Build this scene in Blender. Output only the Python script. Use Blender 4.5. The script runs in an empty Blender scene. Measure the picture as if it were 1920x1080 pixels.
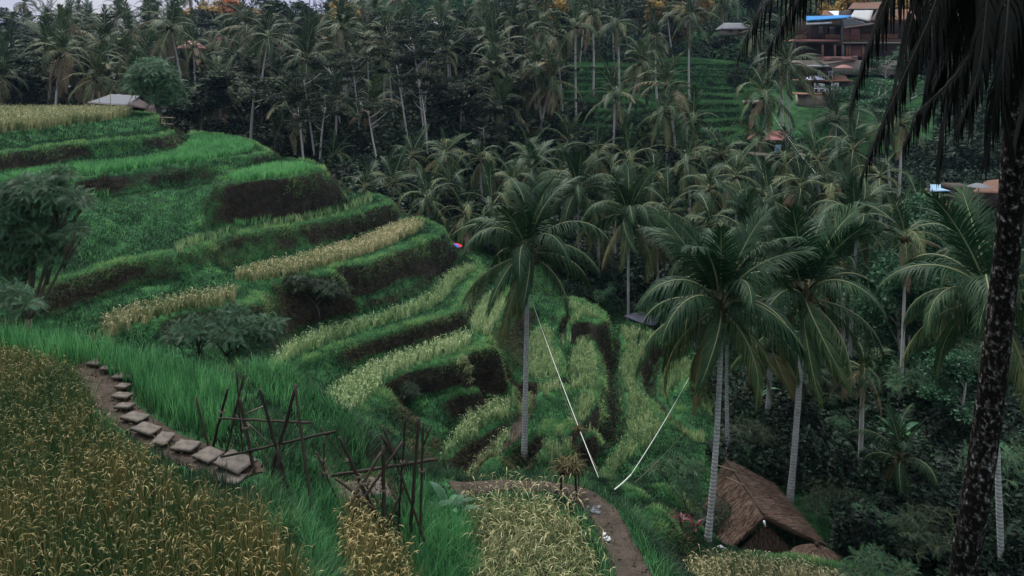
import bpy, math, numpy as np
from mathutils import Vector, Matrix
# ------------------------------------------------------------------ camera, world, sun, exposure
sc = bpy.context.scene
C = sc.collection
F0, HOR, ZC = 1500.0, 110.0, 30.0          # focal length in photo pixels, horizon row, camera height
cd = bpy.data.cameras.new('camera'); cam = bpy.data.objects.new('camera', cd); C.objects.link(cam)
cam.location = (0, 0, ZC); cam.rotation_euler = (math.radians(90), 0, 0)
cd.sensor_width = 36; cd.lens = 36 * F0 / 1920; cd.shift_y = -(540 - HOR) / 1920
cd.clip_start = 0.1; cd.clip_end = 3000
sc.camera = cam
SUN_EL, SUN_AZ = math.radians(62), math.radians(-28)   # azimuth from +Y, clockwise
w = bpy.data.worlds.new('World'); sc.world = w; w.use_nodes = True
nt = w.node_tree; nt.nodes.clear()
def N(nt, t, **k):
    n = nt.nodes.new(t)
    for a, b in k.items(): setattr(n, a, b)
    return n
out = N(nt, 'ShaderNodeOutputWorld'); bg = N(nt, 'ShaderNodeBackground'); bg.inputs[1].default_value = 0.055
sky = N(nt, 'ShaderNodeTexSky'); sky.sky_type = 'NISHITA'; sky.sun_disc = False
sky.sun_elevation = SUN_EL; sky.sun_rotation = SUN_AZ; sky.air_density = 1.2; sky.dust_density = 2.0
tc = N(nt, 'ShaderNodeTexCoord'); mp = N(nt, 'ShaderNodeMapping'); mp.inputs['Scale'].default_value = (1, 1, 3.2)
no = N(nt, 'ShaderNodeTexNoise'); no.inputs['Scale'].default_value = 5; no.inputs['Detail'].default_value = 8
cr = N(nt, 'ShaderNodeValToRGB'); cr.color_ramp.elements[0].position = .25; cr.color_ramp.elements[1].position = .50; cr.color_ramp.elements[0].color = (.45, .45, .45, 1)
mx = N(nt, 'ShaderNodeMixRGB'); cl = N(nt, 'ShaderNodeMixRGB', blend_type='MIX'); cl.inputs[1].default_value = (3.3, 3.4, 4.6, 1); cl.inputs[2].default_value = (8.6, 9.2, 9.6, 1)
sp = N(nt, 'ShaderNodeSeparateXYZ'); mr = N(nt, 'ShaderNodeMapRange'); mr.inputs[1].default_value = .05; mr.inputs[2].default_value = .8
nt.links.new(tc.outputs['Generated'], sp.inputs[0]); nt.links.new(sp.outputs['Z'], mr.inputs[0]); nt.links.new(mr.outputs[0], cl.inputs[0]); nt.links.new(cl.outputs[0], mx.inputs[2])
nt.links.new(tc.outputs['Generated'], mp.inputs[0]); nt.links.new(mp.outputs[0], no.inputs[0])
nt.links.new(no.outputs[0], cr.inputs[0]); nt.links.new(cr.outputs[0], mx.inputs[0])
nt.links.new(sky.outputs[0], mx.inputs[1]); nt.links.new(mx.outputs[0], bg.inputs[0]); nt.links.new(bg.outputs[0], out.inputs[0])
sl = bpy.data.lights.new('sun', 'SUN'); sl.energy = 1.5; sl.angle = math.radians(28); sl.color = (1, .97, .92)
so = bpy.data.objects.new('sun', sl); C.objects.link(so)
sd = Vector((math.cos(SUN_EL) * math.sin(SUN_AZ), math.cos(SUN_EL) * math.cos(SUN_AZ), math.sin(SUN_EL)))
so.rotation_euler = sd.to_track_quat('Z', 'Y').to_euler()
vs = sc.view_settings; vs.view_transform = 'Standard'; vs.look = 'None'; vs.exposure = 1.48; vs.gamma = 1
sc.cycles.max_bounces = 4; sc.cycles.diffuse_bounces = 1; sc.cycles.glossy_bounces = 2
sc.cycles.transmission_bounces = 2; sc.cycles.volume_bounces = 0; sc.cycles.use_denoising = True
sc.render.filter_size = .95; sc.cycles.caustics_reflective = False; sc.cycles.caustics_refractive = False
# ------------------------------------------------------------------ helpers
R = np.random.default_rng(11)
def P(px, py, d): return np.array([(px - 960) / F0 * d, d, ZC - (py - HOR) / F0 * d])
def PH(px, py, h):                                # the point seen at a photo pixel on the level h metres below the camera
    d = h * F0 / (py - HOR); return np.array([(px - 960) / F0 * d, d])
def lin(*c): return tuple(((x / 255 + .055) / 1.055) ** 2.4 if x > 10 else x / 255 / 12.92 for x in c) + (1,)
def vnoise(x, y, s, seed=0):
    x = np.asarray(x, float) / s; y = np.asarray(y, float) / s
    xi = np.floor(x).astype(np.int64); yi = np.floor(y).astype(np.int64); fx = x - xi; fy = y - yi
    fx = fx * fx * (3 - 2 * fx); fy = fy * fy * (3 - 2 * fy)
    def hsh(a, b):
        n = (a * 374761393 + b * 668265263 + seed * 974634777) & 0x7fffffff
        n = ((n ^ (n >> 13)) * 1274126177) & 0x7fffffff
        return ((n ^ (n >> 16)) & 0xffff) / 65535.0
    return (hsh(xi, yi) * (1 - fx) + hsh(xi + 1, yi) * fx) * (1 - fy) + (hsh(xi, yi + 1) * (1 - fx) + hsh(xi + 1, yi + 1) * fx) * fy
def fbm(x, y, s, seed=0): return .5 * vnoise(x, y, s, seed) + .3 * vnoise(x, y, s / 2.1, seed + 1) + .2 * vnoise(x, y, s / 4.3, seed + 2)

class Geo:
    def __init__(s): s.v = []; s.f = []; s.t = []; s.m = []; s.n = 0
    def add(s, v, f, tint=.5, mat=0):
        v = np.asarray(v, np.float32).reshape(-1, 3); f = np.asarray(f, np.int64).reshape(-1, 4)
        s.v.append(v); s.f.append(f + s.n); s.n += len(v)
        s.t.append(np.broadcast_to(np.asarray(tint, np.float32), (len(v),))); s.m.append(np.full(len(f), mat, np.int32))
    def merge(s, g, M=None, loc=(0, 0, 0), sc_=1., dt=0):
        for v, f, t, m in zip(*g.arr()):
            vv = v if M is None else v @ np.asarray(M, np.float32).T
            s.v.append((vv * sc_ + np.asarray(loc, np.float32)).astype(np.float32)); s.f.append(f + s.n); s.n += len(v); s.t.append(t + dt); s.m.append(m)
    def arr(s):
        if not s.v: return ([], [], [], [])
        return ([np.concatenate(s.v)], [np.concatenate(s.f)], [np.concatenate(s.t)], [np.concatenate(s.m)])
    def mesh(s, name, mats, smooth=True):
        v, f, t, m = (a[0] for a in s.arr())
        me = bpy.data.meshes.new(name); me.vertices.add(len(v)); me.vertices.foreach_set('co', v.ravel())
        n = len(f); me.loops.add(n * 4); me.loops.foreach_set('vertex_index', f.ravel().astype(np.int32))
        me.polygons.add(n); me.polygons.foreach_set('loop_start', np.arange(0, n * 4, 4, dtype=np.int32))
        try: me.polygons.foreach_set('loop_total', np.full(n, 4, np.int32))
        except Exception: pass
        for a in (mats if isinstance(mats, (list, tuple)) else [mats]): me.materials.append(a)
        me.polygons.foreach_set('material_index', m)
        if smooth: me.polygons.foreach_set('use_smooth', np.ones(n, bool))
        at = me.attributes.new('tint', 'FLOAT', 'POINT'); at.data.foreach_set('value', t.astype(np.float32))
        me.update(); me.validate() if n < 3000 else None
        return me
    # solids
    def tube(s, pts, rad, n=8, tint=.5, mat=0, cap=True):
        pts = np.asarray(pts, float); rad = np.broadcast_to(np.asarray(rad, float), (len(pts),))
        T = np.gradient(pts, axis=0); T /= np.linalg.norm(T, axis=1, keepdims=True) + 1e-9
        ref = np.array([0, 0, 1.]) if abs(T[0][2]) < .9 else np.array([1., 0, 0])
        A = np.cross(T, ref); A /= np.linalg.norm(A, axis=1, keepdims=True) + 1e-9; B = np.cross(T, A)
        th = np.arange(n) / n * 2 * np.pi
        V = pts[:, None] + rad[:, None, None] * (np.cos(th)[None, :, None] * A[:, None] + np.sin(th)[None, :, None] * B[:, None])
        k = len(pts); i = np.arange(k - 1)[:, None] * n; j = np.arange(n)[None]; j2 = (j + 1) % n
        Fq = np.stack([i + j, i + j2, i + n + j2, i + n + j], -1).reshape(-1, 4)
        V = V.reshape(-1, 3)
        if cap:
            c0 = len(V); V = np.vstack([V, pts[0], pts[-1]])
            e = [(c0, (2 * q + 2) % n, 2 * q + 1, 2 * q) for q in range(n // 2)]
            b = (k - 1) * n; e += [(c0 + 1, b + 2 * q, b + 2 * q + 1, b + (2 * q + 2) % n) for q in range(n // 2)]
            Fq = np.vstack([Fq, e])
        s.add(V, Fq, tint, mat)
    def box(s, c, size, rz=0, tint=.5, mat=0, tilt=None):
        x, y, z = [a / 2 for a in size]
        V = np.array([[a, b, d] for d in (-z, z) for b in (-y, y) for a in (-x, x)])
        if tilt is not None: V = V @ np.array(tilt.to_3x3() if hasattr(tilt, 'to_3x3') else tilt).T
        c_, s_ = math.cos(rz), math.sin(rz); V = V @ np.array([[c_, s_, 0], [-s_, c_, 0], [0, 0, 1]]) + np.asarray(c)
        s.add(V, [(0, 2, 3, 1), (4, 5, 7, 6), (0, 1, 5, 4), (2, 6, 7, 3), (0, 4, 6, 2), (1, 3, 7, 5)], tint, mat)
    def slab(s, quad, th, tint=.5, mat=0, n=1, jit=0, seed=0):
        """a thick sheet through four corners (bilinear), thickness th downwards"""
        a, b, c, d = [np.asarray(q, float) for q in quad]; u = np.linspace(0, 1, n + 1)
        U, W = np.meshgrid(u, u, indexing='ij'); U = U[..., None]; W = W[..., None]
        G = a * (1 - U) * (1 - W) + b * U * (1 - W) + c * U * W + d * (1 - U) * W
        if jit: G = G + np.random.default_rng(seed).normal(0, jit, G.shape)
        top = G.reshape(-1, 3); bot = top - np.array([0, 0, th]); k = n + 1; idx = np.arange(k * k).reshape(k, k); M = k * k
        f = []
        q = np.stack([idx[:-1, :-1], idx[1:, :-1], idx[1:, 1:], idx[:-1, 1:]], -1).reshape(-1, 4)
        f += [q, q[:, ::-1] + M]
        for e in (idx[:, 0], idx[::-1, -1], idx[0, ::-1], idx[-1, :]):
            f.append(np.stack([e[1:], e[:-1], e[:-1] + M, e[1:] + M], -1))
        s.add(np.vstack([top, bot]), np.vstack(f), tint, mat)
    def ball(s, c, r, n=8, tint=.5, mat=0):
        r = np.broadcast_to(np.asarray(r, float), (3,)); th = np.arange(n) / n * 2 * np.pi; ph = np.linspace(0.02, np.pi - .02, n // 2 + 1)
        V = np.array([[math.sin(p) * math.cos(t) * r[0], math.sin(p) * math.sin(t) * r[1], math.cos(p) * r[2]] for p in ph for t in th]) + np.asarray(c)
        f = [(i * n + j, (i + 1) * n + j, (i + 1) * n + (j + 1) % n, i * n + (j + 1) % n) for i in range(len(ph) - 1) for j in range(n)]
        s.add(V, f, tint, mat)

def blades(g, P0, h, wd, az, lean, tint, segs=3, mat=0, prof=0, twist=None):
    """grass blades / leaves: P0 (n,3) roots; h length; lean 0 upright .. 1.5 lying over"""
    n = len(P0)
    if n == 0: return
    h = np.broadcast_to(h, (n,)); wd = np.broadcast_to(wd, (n,)); lean = np.broadcast_to(lean, (n,)); tint = np.broadcast_to(tint, (n,))
    t = np.linspace(0, 1, segs + 1)
    D = np.stack([np.cos(az), np.sin(az), np.zeros(n)], -1)
    wa = az + np.pi / 2 + (R.normal(0, .7, n) if twist is None else twist); W = np.stack([np.cos(wa), np.sin(wa), np.zeros(n)], -1)
    ang = lean[:, None] * (0.25 + 1.1 * t[None] ** 1.3)          # angle away from upright along the blade
    dt = 1 / segs
    mid = (ang[:, 1:] + ang[:, :-1]) / 2
    r = np.concatenate([np.zeros((n, 1)), np.cumsum(np.sin(mid) * dt, 1)], 1) * h[:, None]
    z = np.concatenate([np.zeros((n, 1)), np.cumsum(np.cos(mid) * dt, 1)], 1) * h[:, None]
    Cn = P0[:, None] + r[..., None] * D[:, None] + z[..., None] * np.array([0, 0, 1.])
    if prof == 0: pw = np.clip(1 - t ** 2.2, .06, 1)
    elif prof == 1: pw = np.where(t < .5, .25, np.interp(t, [.5, .7, .9, 1], [.25, 1., .9, .2]))
    else: pw = np.interp(t, [0, .3, .7, 1], [.25, 1, .8, .05])
    o = (wd[:, None] * pw[None] / 2)[..., None] * W[:, None]
    V = np.stack([Cn - o, Cn + o], 2).reshape(-1, 3)
    k = segs + 1; b = (np.arange(n) * 2 * k)[:, None] + (np.arange(segs) * 2)[None]
    Fq = np.stack([b, b + 1, b + 3, b + 2], -1).reshape(-1, 4)
    tt = np.repeat(tint, 2 * k) + np.tile(np.repeat(t, 2), n) * .0
    g.add(V, Fq, tt, mat)

def leaves(g, Pc, size, tint, mat=0, up=.4, asp=.5, rng=R):
    """loose diamond leaves at Pc"""
    n = len(Pc); size = np.broadcast_to(size, (n,))
    a = rng.normal(0, 1, (n, 3)); a[:, 2] *= .5; a /= np.linalg.norm(a, axis=1, keepdims=True)
    nr = rng.normal(0, 1, (n, 3)); nr[:, 2] += up * 4; b = np.cross(a, nr); b /= np.linalg.norm(b, axis=1, keepdims=True) + 1e-9
    s_ = size[:, None]
    V = np.stack([Pc - a * s_ * .5, Pc + b * s_ * asp * .5 - a * s_ * .05, Pc + a * s_ * .5 - np.array([0, 0, .12]) * s_, Pc - b * s_ * asp * .5 - a * s_ * .05], 1).reshape(-1, 3)
    g.add(V, np.arange(n * 4).reshape(n, 4), np.repeat(np.broadcast_to(tint, (n,)), 4), mat)

def obj(name, geo, mats, parent=None, smooth=True):
    me = geo if isinstance(geo, bpy.types.Mesh) else geo.mesh(name, mats, smooth)
    o = bpy.data.objects.new(name, me); C.objects.link(o)
    if parent: o.parent = parent
    return o
def tag(o, label=None, cat=None, group=None, kind=None):
    if label: o['label'] = label
    if cat: o['category'] = cat
    if group: o['group'] = group
    if kind: o['kind'] = kind
    return o
def thing(name, label, cat, loc=(0, 0, 0), rz=0, group=None):
    o = bpy.data.objects.new(name, None); o.empty_display_size = .3; C.objects.link(o)
    o.location = tuple(float(a) for a in loc); o.rotation_euler = (0, 0, rz); return tag(o, label, cat, group)

# ------------------------------------------------------------------ materials
def mat_ramp(name, cols, rough=.6, spec=.3, trans=0., noise=None, bump=None, objvar=.0, sheen=0):
    """colour from the 'tint' attribute through a ramp, broken up by noise; leaf materials get some translucency"""
    m = bpy.data.materials.new(name); m.use_nodes = True; nt = m.node_tree; nt.nodes.clear()
    out = N(nt, 'ShaderNodeOutputMaterial'); pb = N(nt, 'ShaderNodeBsdfPrincipled')
    pb.inputs['Roughness'].default_value = rough; pb.inputs['Specular IOR Level'].default_value = spec
    at = N(nt, 'ShaderNodeAttribute', attribute_name='tint'); fac = at.outputs['Fac']
    if objvar:
        oi = N(nt, 'ShaderNodeObjectInfo'); ma = N(nt, 'ShaderNodeMath', operation='MULTIPLY_ADD'); ma.inputs[1].default_value = objvar
        nt.links.new(oi.outputs['Random'], ma.inputs[0]); nt.links.new(fac, ma.inputs[2])
        mb = N(nt, 'ShaderNodeMath', operation='SUBTRACT'); mb.inputs[1].default_value = objvar / 2; nt.links.new(ma.outputs[0], mb.inputs[0]); fac = mb.outputs[0]
    if noise:
        sc_, amt = noise; tcn = N(nt, 'ShaderNodeTexCoord'); nn = N(nt, 'ShaderNodeTexNoise'); nn.inputs['Scale'].default_value = sc_; nn.inputs['Detail'].default_value = 5
        nt.links.new(tcn.outputs['Object'], nn.inputs[0]); ma = N(nt, 'ShaderNodeMath', operation='MULTIPLY_ADD'); ma.inputs[1].default_value = amt
        nt.links.new(nn.outputs[0], ma.inputs[0]); nt.links.new(fac, ma.inputs[2]); mb = N(nt, 'ShaderNodeMath', operation='SUBTRACT'); mb.inputs[1].default_value = amt / 2
        nt.links.new(ma.outputs[0], mb.inputs[0]); fac = mb.outputs[0]
    cr = N(nt, 'ShaderNodeValToRGB'); el = cr.color_ramp.elements
    while len(el) < len(cols): el.new(.5)
    for e, (p, c) in zip(el, cols): e.position = p; e.color = tuple(c) + (() if len(c) == 4 else (1,))
    nt.links.new(fac, cr.inputs[0]); nt.links.new(cr.outputs[0], pb.inputs['Base Color'])
    if bump:
        bs, bd = bump; tcn = N(nt, 'ShaderNodeTexCoord'); nn = N(nt, 'ShaderNodeTexNoise'); nn.inputs['Scale'].default_value = bs; nn.inputs['Detail'].default_value = 6
        bp = N(nt, 'ShaderNodeBump'); bp.inputs['Distance'].default_value = bd; nt.links.new(tcn.outputs['Object'], nn.inputs[0]); nt.links.new(nn.outputs[0], bp.inputs['Height']); nt.links.new(bp.outputs[0], pb.inputs['Normal'])
    if trans:
        tr = N(nt, 'ShaderNodeBsdfTranslucent'); mix = N(nt, 'ShaderNodeMixShader'); mix.inputs[0].default_value = trans
        nt.links.new(cr.outputs[0], tr.inputs[0]); nt.links.new(pb.outputs[0], mix.inputs[1]); nt.links.new(tr.outputs[0], mix.inputs[2]); nt.links.new(mix.outputs[0], out.inputs[0])
    else: nt.links.new(pb.outputs[0], out.inputs[0])
    return m
def mat_plain(name, col, rough=.7, spec=.3, var=.3, scale=8., bump=None, dark=.5):
    c = np.array(col[:3]); return mat_ramp(name, [(0, tuple(c * dark)), (.5, tuple(c)), (1, tuple(np.minimum(c * 1.45, .9)))], rough, spec, 0, (scale, var), bump)

M = {}
M['grass'] = mat_ramp('grass_blades', [(0, (.008, .017, .011)), (.25, (.021, .046, .026)), (.5, (.044, .108, .050)), (.75, (.10, .25, .09)), (1, (.26, .40, .15))], .7, .12, .3)
M['paddy'] = mat_ramp('young_rice_leaves', [(0, (.012, .055, .026)), (.5, (.050, .185, .063)), (.8, (.115, .34, .115)), (1, (.18, .42, .15))], .55, .3, .3)
M['rice_olive'] = mat_ramp('olive_rice_leaves', [(0, (.05, .095, .035)), (.4, (.17, .27, .12)), (.75, (.33, .43, .20)), (1, (.50, .56, .31))], .7, .15, .25)
M['rice_gold'] = mat_ramp('ripe_rice_leaves', [(0, (.055, .085, .026)), (.35, (.13, .175, .075)), (.7, (.31, .30, .15)), (1, (.52, .46, .27))], .7, .15, .25)
M['rice_brown'] = mat_ramp('brown_rice_leaves', [(0, (.014, .050, .022)), (.35, (.048, .095, .032)), (.6, (.12, .12, .040)), (.82, (.215, .155, .060)), (1, (.34, .28, .13))], .65, .2, .25)
M['dryweed'] = mat_ramp('dry_hanging_weeds', [(0, (.02, .018, .010)), (.5, (.055, .05, .022)), (1, (.13, .11, .055))], .8, .1, .15)
M['palm'] = mat_ramp('palm_leaflets', [(0, (.003, .014, .006)), (.4, (.008, .033, .013)), (.65, (.028, .066, .022)), (.85, (.13, .13, .05)), (1, (.15, .10, .06))], .55, .18, .14, None, None, .16)
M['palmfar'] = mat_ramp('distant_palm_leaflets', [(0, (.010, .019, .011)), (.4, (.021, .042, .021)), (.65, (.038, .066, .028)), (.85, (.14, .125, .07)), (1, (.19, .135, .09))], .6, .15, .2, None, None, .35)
M['rachis'] = mat_plain('palm_midrib', (.15, .165, .085), .6, .2)
M['frond_dark'] = mat_ramp('shaded_palm_leaflets', [(0, (.003, .004, .003)), (.6, (.004, .006, .004)), (1, (.05, .05, .018))], .5, .08, .02)  # near-black leaflet colour throughout
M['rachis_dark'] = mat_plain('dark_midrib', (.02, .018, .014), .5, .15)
M['heart'] = mat_plain('palm_heart_fibre', (.05, .035, .02), .9, .1, .8, 14)
M['nut'] = mat_plain('coconut_husk', (.09, .09, .03), .5, .4)
M['leaf'] = mat_ramp('broad_leaves', [(0, (.010, .032, .014)), (.5, (.022, .078, .036)), (.8, (.060, .165, .075)), (1, (.12, .24, .11))], .55, .25, .2, None, None, .2)
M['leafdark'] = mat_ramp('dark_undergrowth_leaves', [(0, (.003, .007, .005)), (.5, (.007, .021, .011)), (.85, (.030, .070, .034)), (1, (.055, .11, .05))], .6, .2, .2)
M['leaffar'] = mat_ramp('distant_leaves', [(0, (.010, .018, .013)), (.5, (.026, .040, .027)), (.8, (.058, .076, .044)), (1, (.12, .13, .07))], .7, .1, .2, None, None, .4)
M['leafgold'] = mat_ramp('golden_leaves', [(0, (.10, .08, .02)), (.5, (.32, .20, .05)), (1, (.60, .40, .12))], .6, .3, .3)  # warm low sunlight put into the leaf colour
M['leafred'] = mat_ramp('rusty_blossom_leaves', [(0, (.16, .05, .02)), (.5, (.42, .16, .06)), (1, (.60, .28, .12))], .6, .3, .3)  # redder version, orange sunlight put into the leaf colour
M['ti'] = mat_ramp('crimson_leaves', [(0, (.03, .004, .008)), (1, (.11, .01, .02))], .5, .4, .2)
M['bark'] = mat_plain('tree_bark', (.10, .085, .065), .9, .1, .9, 10, (12, .03))
M['palebark'] = mat_plain('pale_tree_bark', (.30, .29, .26), .85, .15, .7, 7, (14, .02))
M['bamboo'] = mat_plain('weathered_bamboo', (.035, .026, .019), .7, .2, 1.0, 9, (20, .004), .2)
M['bamboo_pale'] = mat_plain('pale_bamboo', (.11, .09, .065), .6, .3, .8, 9, (20, .004), .3)
M['thatch'] = mat_ramp('thatch_straw', [(0, (.018, .012, .009)), (.5, (.072, .048, .038)), (1, (.22, .16, .125))], .95, .04, 0, (9, .35))
M['stone'] = mat_plain('worn_stone_slab', (.115, .10, .088), .95, .06, 1.5, 7, (30, .006), .25)
M['mud'] = mat_plain('trodden_mud', (.058, .045, .037), .9, .1, 1.3, 4, (14, .07), .3)
M['rope'] = mat_plain('pale_rope', (.45, .48, .43), .8, .1, .2)
M['wood'] = mat_plain('brown_timber', (.20, .10, .065), .7, .2, .7, 5)
M['darkwood'] = mat_plain('dark_timber', (.045, .032, .028), .8, .2, .6, 5)
M['terracotta'] = mat_plain('clay_tiles', (.13, .075, .058), .9, .08, 1.2, 6, (10, .03))
M['tin'] = mat_plain('grey_tin', (.13, .135, .15), .85, .08, .5, 3)
M['bluetin'] = mat_plain('blue_tin', (.035, .17, .40), .8, .1, .3, 3)
M['bluetarp'] = mat_plain('pale_blue_tarpaulin', (.22, .34, .46), .8, .1, .3, 3)
M['white'] = mat_plain('white_paint', (.50, .51, .54), .6, .3, .2, 4)
M['pink'] = mat_plain('rose_paint', (.40, .19, .18), .7, .2, .4, 4)
M['red'] = mat_plain('red_cloth', (.50, .025, .05), .7, .2, .2, 4)
M['blue'] = mat_plain('blue_cloth', (.04, .10, .45), .7, .2, .2, 4)
M['cloth_lilac'] = mat_plain('lilac_cloth', (.36, .36, .46), .8, .1, .2, 4)
M['redtin'] = mat_plain('faded_red_tin', (.22, .09, .085), .6, .3, .7, 9)
M['tarp'] = mat_plain('slate_tarpaulin', (.070, .072, .105), .7, .3, .3, 2)
M['skin'] = mat_plain('skin', (.22, .12, .08), .6, .3, .1)
M['hair'] = mat_plain('black_hair', (.01, .01, .01), .5, .4, .1)
M['rust'] = mat_plain('rusty_wall', (.26, .22, .19), .9, .1, .9, 8, (10, .05))
def lines_mat(name, cols, scale, axis='Z', rough=.8, bumpd=.02, band=.5):
    """ring- or rib-marked surface"""
    m = mat_ramp(name, cols, rough, .25, 0, (6, .8)); nt = m.node_tree; pb = [n for n in nt.nodes if n.type == 'BSDF_PRINCIPLED'][0]
    tcn = N(nt, 'ShaderNodeTexCoord'); wv = N(nt, 'ShaderNodeTexWave'); wv.bands_direction = axis; wv.inputs['Scale'].default_value = scale
    wv.inputs['Distortion'].default_value = 1.6; wv.inputs['Detail'].default_value = 3
    nt.links.new(tcn.outputs['Object'], wv.inputs[0]); bp = N(nt, 'ShaderNodeBump'); bp.inputs['Distance'].default_value = bumpd
    nt.links.new(wv.outputs['Fac'], bp.inputs['Height']); nt.links.new(bp.outputs[0], pb.inputs['Normal'])
    cr = [n for n in nt.nodes if n.type == 'VALTORGB'][0]; mxx = N(nt, 'ShaderNodeMixRGB', blend_type='MULTIPLY'); mxx.inputs[0].default_value = band
    nt.links.new(cr.outputs[0], mxx.inputs[1]); nt.links.new(wv.outputs['Color'], mxx.inputs[2]); nt.links.new(mxx.outputs[0], pb.inputs['Base Color'])
    return m
M['trunk'] = lines_mat('palm_bark', [(0, (.12, .115, .105)), (.5, (.33, .33, .33)), (1, (.60, .61, .61))], 2.6, 'Z', .85, .012, .16)
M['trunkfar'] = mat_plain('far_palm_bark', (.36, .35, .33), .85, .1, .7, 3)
M['ribtin'] = lines_mat('ribbed_tin_roof', [(0, (.20, .20, .20)), (.5, (.36, .36, .37)), (1, (.5, .5, .52))], 1.5, 'X', .5, .03, .3)
# blotched bark of the dark foreground trunk: black skin with pale lichen
def lichen():
    m = bpy.data.materials.new('lichen_blotched_bark'); m.use_nodes = True; nt = m.node_tree; pb = nt.nodes['Principled BSDF']; pb.inputs['Roughness'].default_value = .95; pb.inputs['Specular IOR Level'].default_value = .06
    tcn = N(nt, 'ShaderNodeTexCoord'); n1 = N(nt, 'ShaderNodeTexNoise'); n1.inputs['Scale'].default_value = 19; n1.inputs['Detail'].default_value = 9; n1.inputs['Roughness'].default_value = .62
    mp = N(nt, 'ShaderNodeMapping'); mp.inputs['Scale'].default_value = (1, 1, .75)
    nt.links.new(tcn.outputs['Object'], mp.inputs[0]); nt.links.new(mp.outputs[0], n1.inputs[0])
    cr = N(nt, 'ShaderNodeValToRGB'); e = cr.color_ramp.elements; e[0].position = .50; e[0].color = (.004, .0035, .003, 1); e[1].position = .70; e[1].color = (.26, .26, .27, 1)
    k = e.new(.60); k.color = (.045, .04, .036, 1)
    nt.links.new(n1.outputs[0], cr.inputs[0]); nt.links.new(cr.outputs[0], pb.inputs['Base Color'])
    bp = N(nt, 'ShaderNodeBump'); bp.inputs['Distance'].default_value = .03; nt.links.new(n1.outputs[0], bp.inputs['Height']); nt.links.new(bp.outputs[0], pb.inputs['Normal'])
    return m
M['lichen'] = lichen()
# ------------------------------------------------------------------ far terrain function
FC = np.array([[-200,215,120],[0,212,110],[200,205,110],[400,243,100],[560,300,84],[640,350,72],[100,150,170],[300,135,190],[500,90,190],[100,85,240],[350,70,240],[600,30,230],
 [700,305,85],[800,275,95],[700,200,120],[900,265,105],[1050,262,101],[1100,120,140],[1300,112,138],[960,150,135],[1000,80,170],[1300,60,172],[1600,30,175],[1200,190,118],[1350,190,118],
 [1000,450,68],[900,465,62],[880,400,72],[1180,600,57],[1200,480,70],[1450,430,72],[1700,470,60],[1500,720,46],[1640,800,38],[1600,960,32],[1850,960,29],[1850,640,44],[1400,325,90],[1600,312,95],
 [1550,235,108],[1550,192,114],[1600,140,122],[1450,262,100],[1760,300,90],[1840,372,75],[1900,150,120],[2200,300,90],[2300,700,45],[1700,1120,25],[1950,1150,22],[2100,1000,27],
 [-600,230,90],[-1200,180,120],[800,-40,230],[1050,-50,230],[1300,-60,230],[1600,-20,240],[0,60,330],[960,30,330],[1900,-60,330],[-900,80,300]], float)
FX = (FC[:, 0] - 960) / F0 * FC[:, 2]; FY = FC[:, 2]; FZ = ZC - (FC[:, 1] - HOR) / F0 * FC[:, 2]
def Ffar(x, y):
    x = np.asarray(x, float); y = np.asarray(y, float); sh = x.shape; x = x.ravel(); y = y.ravel()
    out = np.empty(len(x))
    for i in range(0, len(x), 20000):
        d2 = (x[i:i + 20000, None] - FX) ** 2 + (y[i:i + 20000, None] - FY) ** 2
        wt = 1 / (d2 + 6) ** 1.7; out[i:i + 20000] = (wt * FZ).sum(1) / wt.sum(1)
    return out.reshape(sh)
def terr(x, y):                                   # small old rice steps on the opposite slope
    z = Ffar(x, y); px = 960 + F0 * x / np.maximum(y, 1)
    m = np.clip((px - 990) / 60, 0, 1) * np.clip((1400 - px) / 40, 0, 1) * np.clip((y - 96) / 4, 0, 1) * np.clip((143 - y) / 4, 0, 1)
    st = 1.0; w = z + 1.2 * (vnoise(x, y, 14, 5) - .5); q = np.floor(w / st); fr = w / st - q
    zt = (q + np.clip((fr - .72) / .28, 0, 1)) * st - (w - z)
    return z * (1 - m) + zt * m
# ------------------------------------------------------------------ near terrain: levels traced as real level shelves
X0, X1, Y0, Y1, DX = -48., 42., 3., 76., .15
gx = np.arange(X0, X1, DX); gy = np.arange(Y0, Y1, DX); GX, GY = np.meshgrid(gx, gy)
val = np.zeros(GX.shape); fix = np.zeros(GX.shape, bool)
def pip(x, y, poly):
    c = np.zeros(x.shape, bool); n = len(poly)
    for i in range(n):
        (xa, ya), (xb, yb) = poly[i], poly[i - 1]
        if ya == yb: continue
        c ^= ((ya > y) != (yb > y)) & (x < (xb - xa) * (y - ya) / (yb - ya) + xa)
    return c
def smooth_poly(p, it=2):
    p = np.asarray(p, float)
    for _ in range(it):
        q = np.roll(p, -1, 0); p = np.stack([.75 * p + .25 * q, .25 * p + .75 * q], 1).reshape(-1, 2)
    return p
def poly(pts, h, it=2):                           # photo outline on a level plane -> world outline; a point may carry its own level
    return smooth_poly([PH(p[0], p[1], p[2] if len(p) > 2 else h) for p in pts], it)
def shelf(pts, h, it=2):
    p = poly(pts, h, it); a, b = p.min(0), p.max(0)
    j0, j1 = np.searchsorted(gy, [a[1], b[1]]); i0, i1 = np.searchsorted(gx, [a[0], b[0]])
    s = np.s_[j0:j1 + 1, i0:i1 + 1]; m = pip(GX[s], GY[s], p); val[s][m] = ZC - h; fix[s] |= m
def spot(px, py=None, h=None, r=.4, xy=None):
    x, y = PH(px, py, h) if xy is None else xy
    m = (GX - x) ** 2 + (GY - y) ** 2 < r * r; val[m] = ZC - h; fix[m] = True
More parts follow.
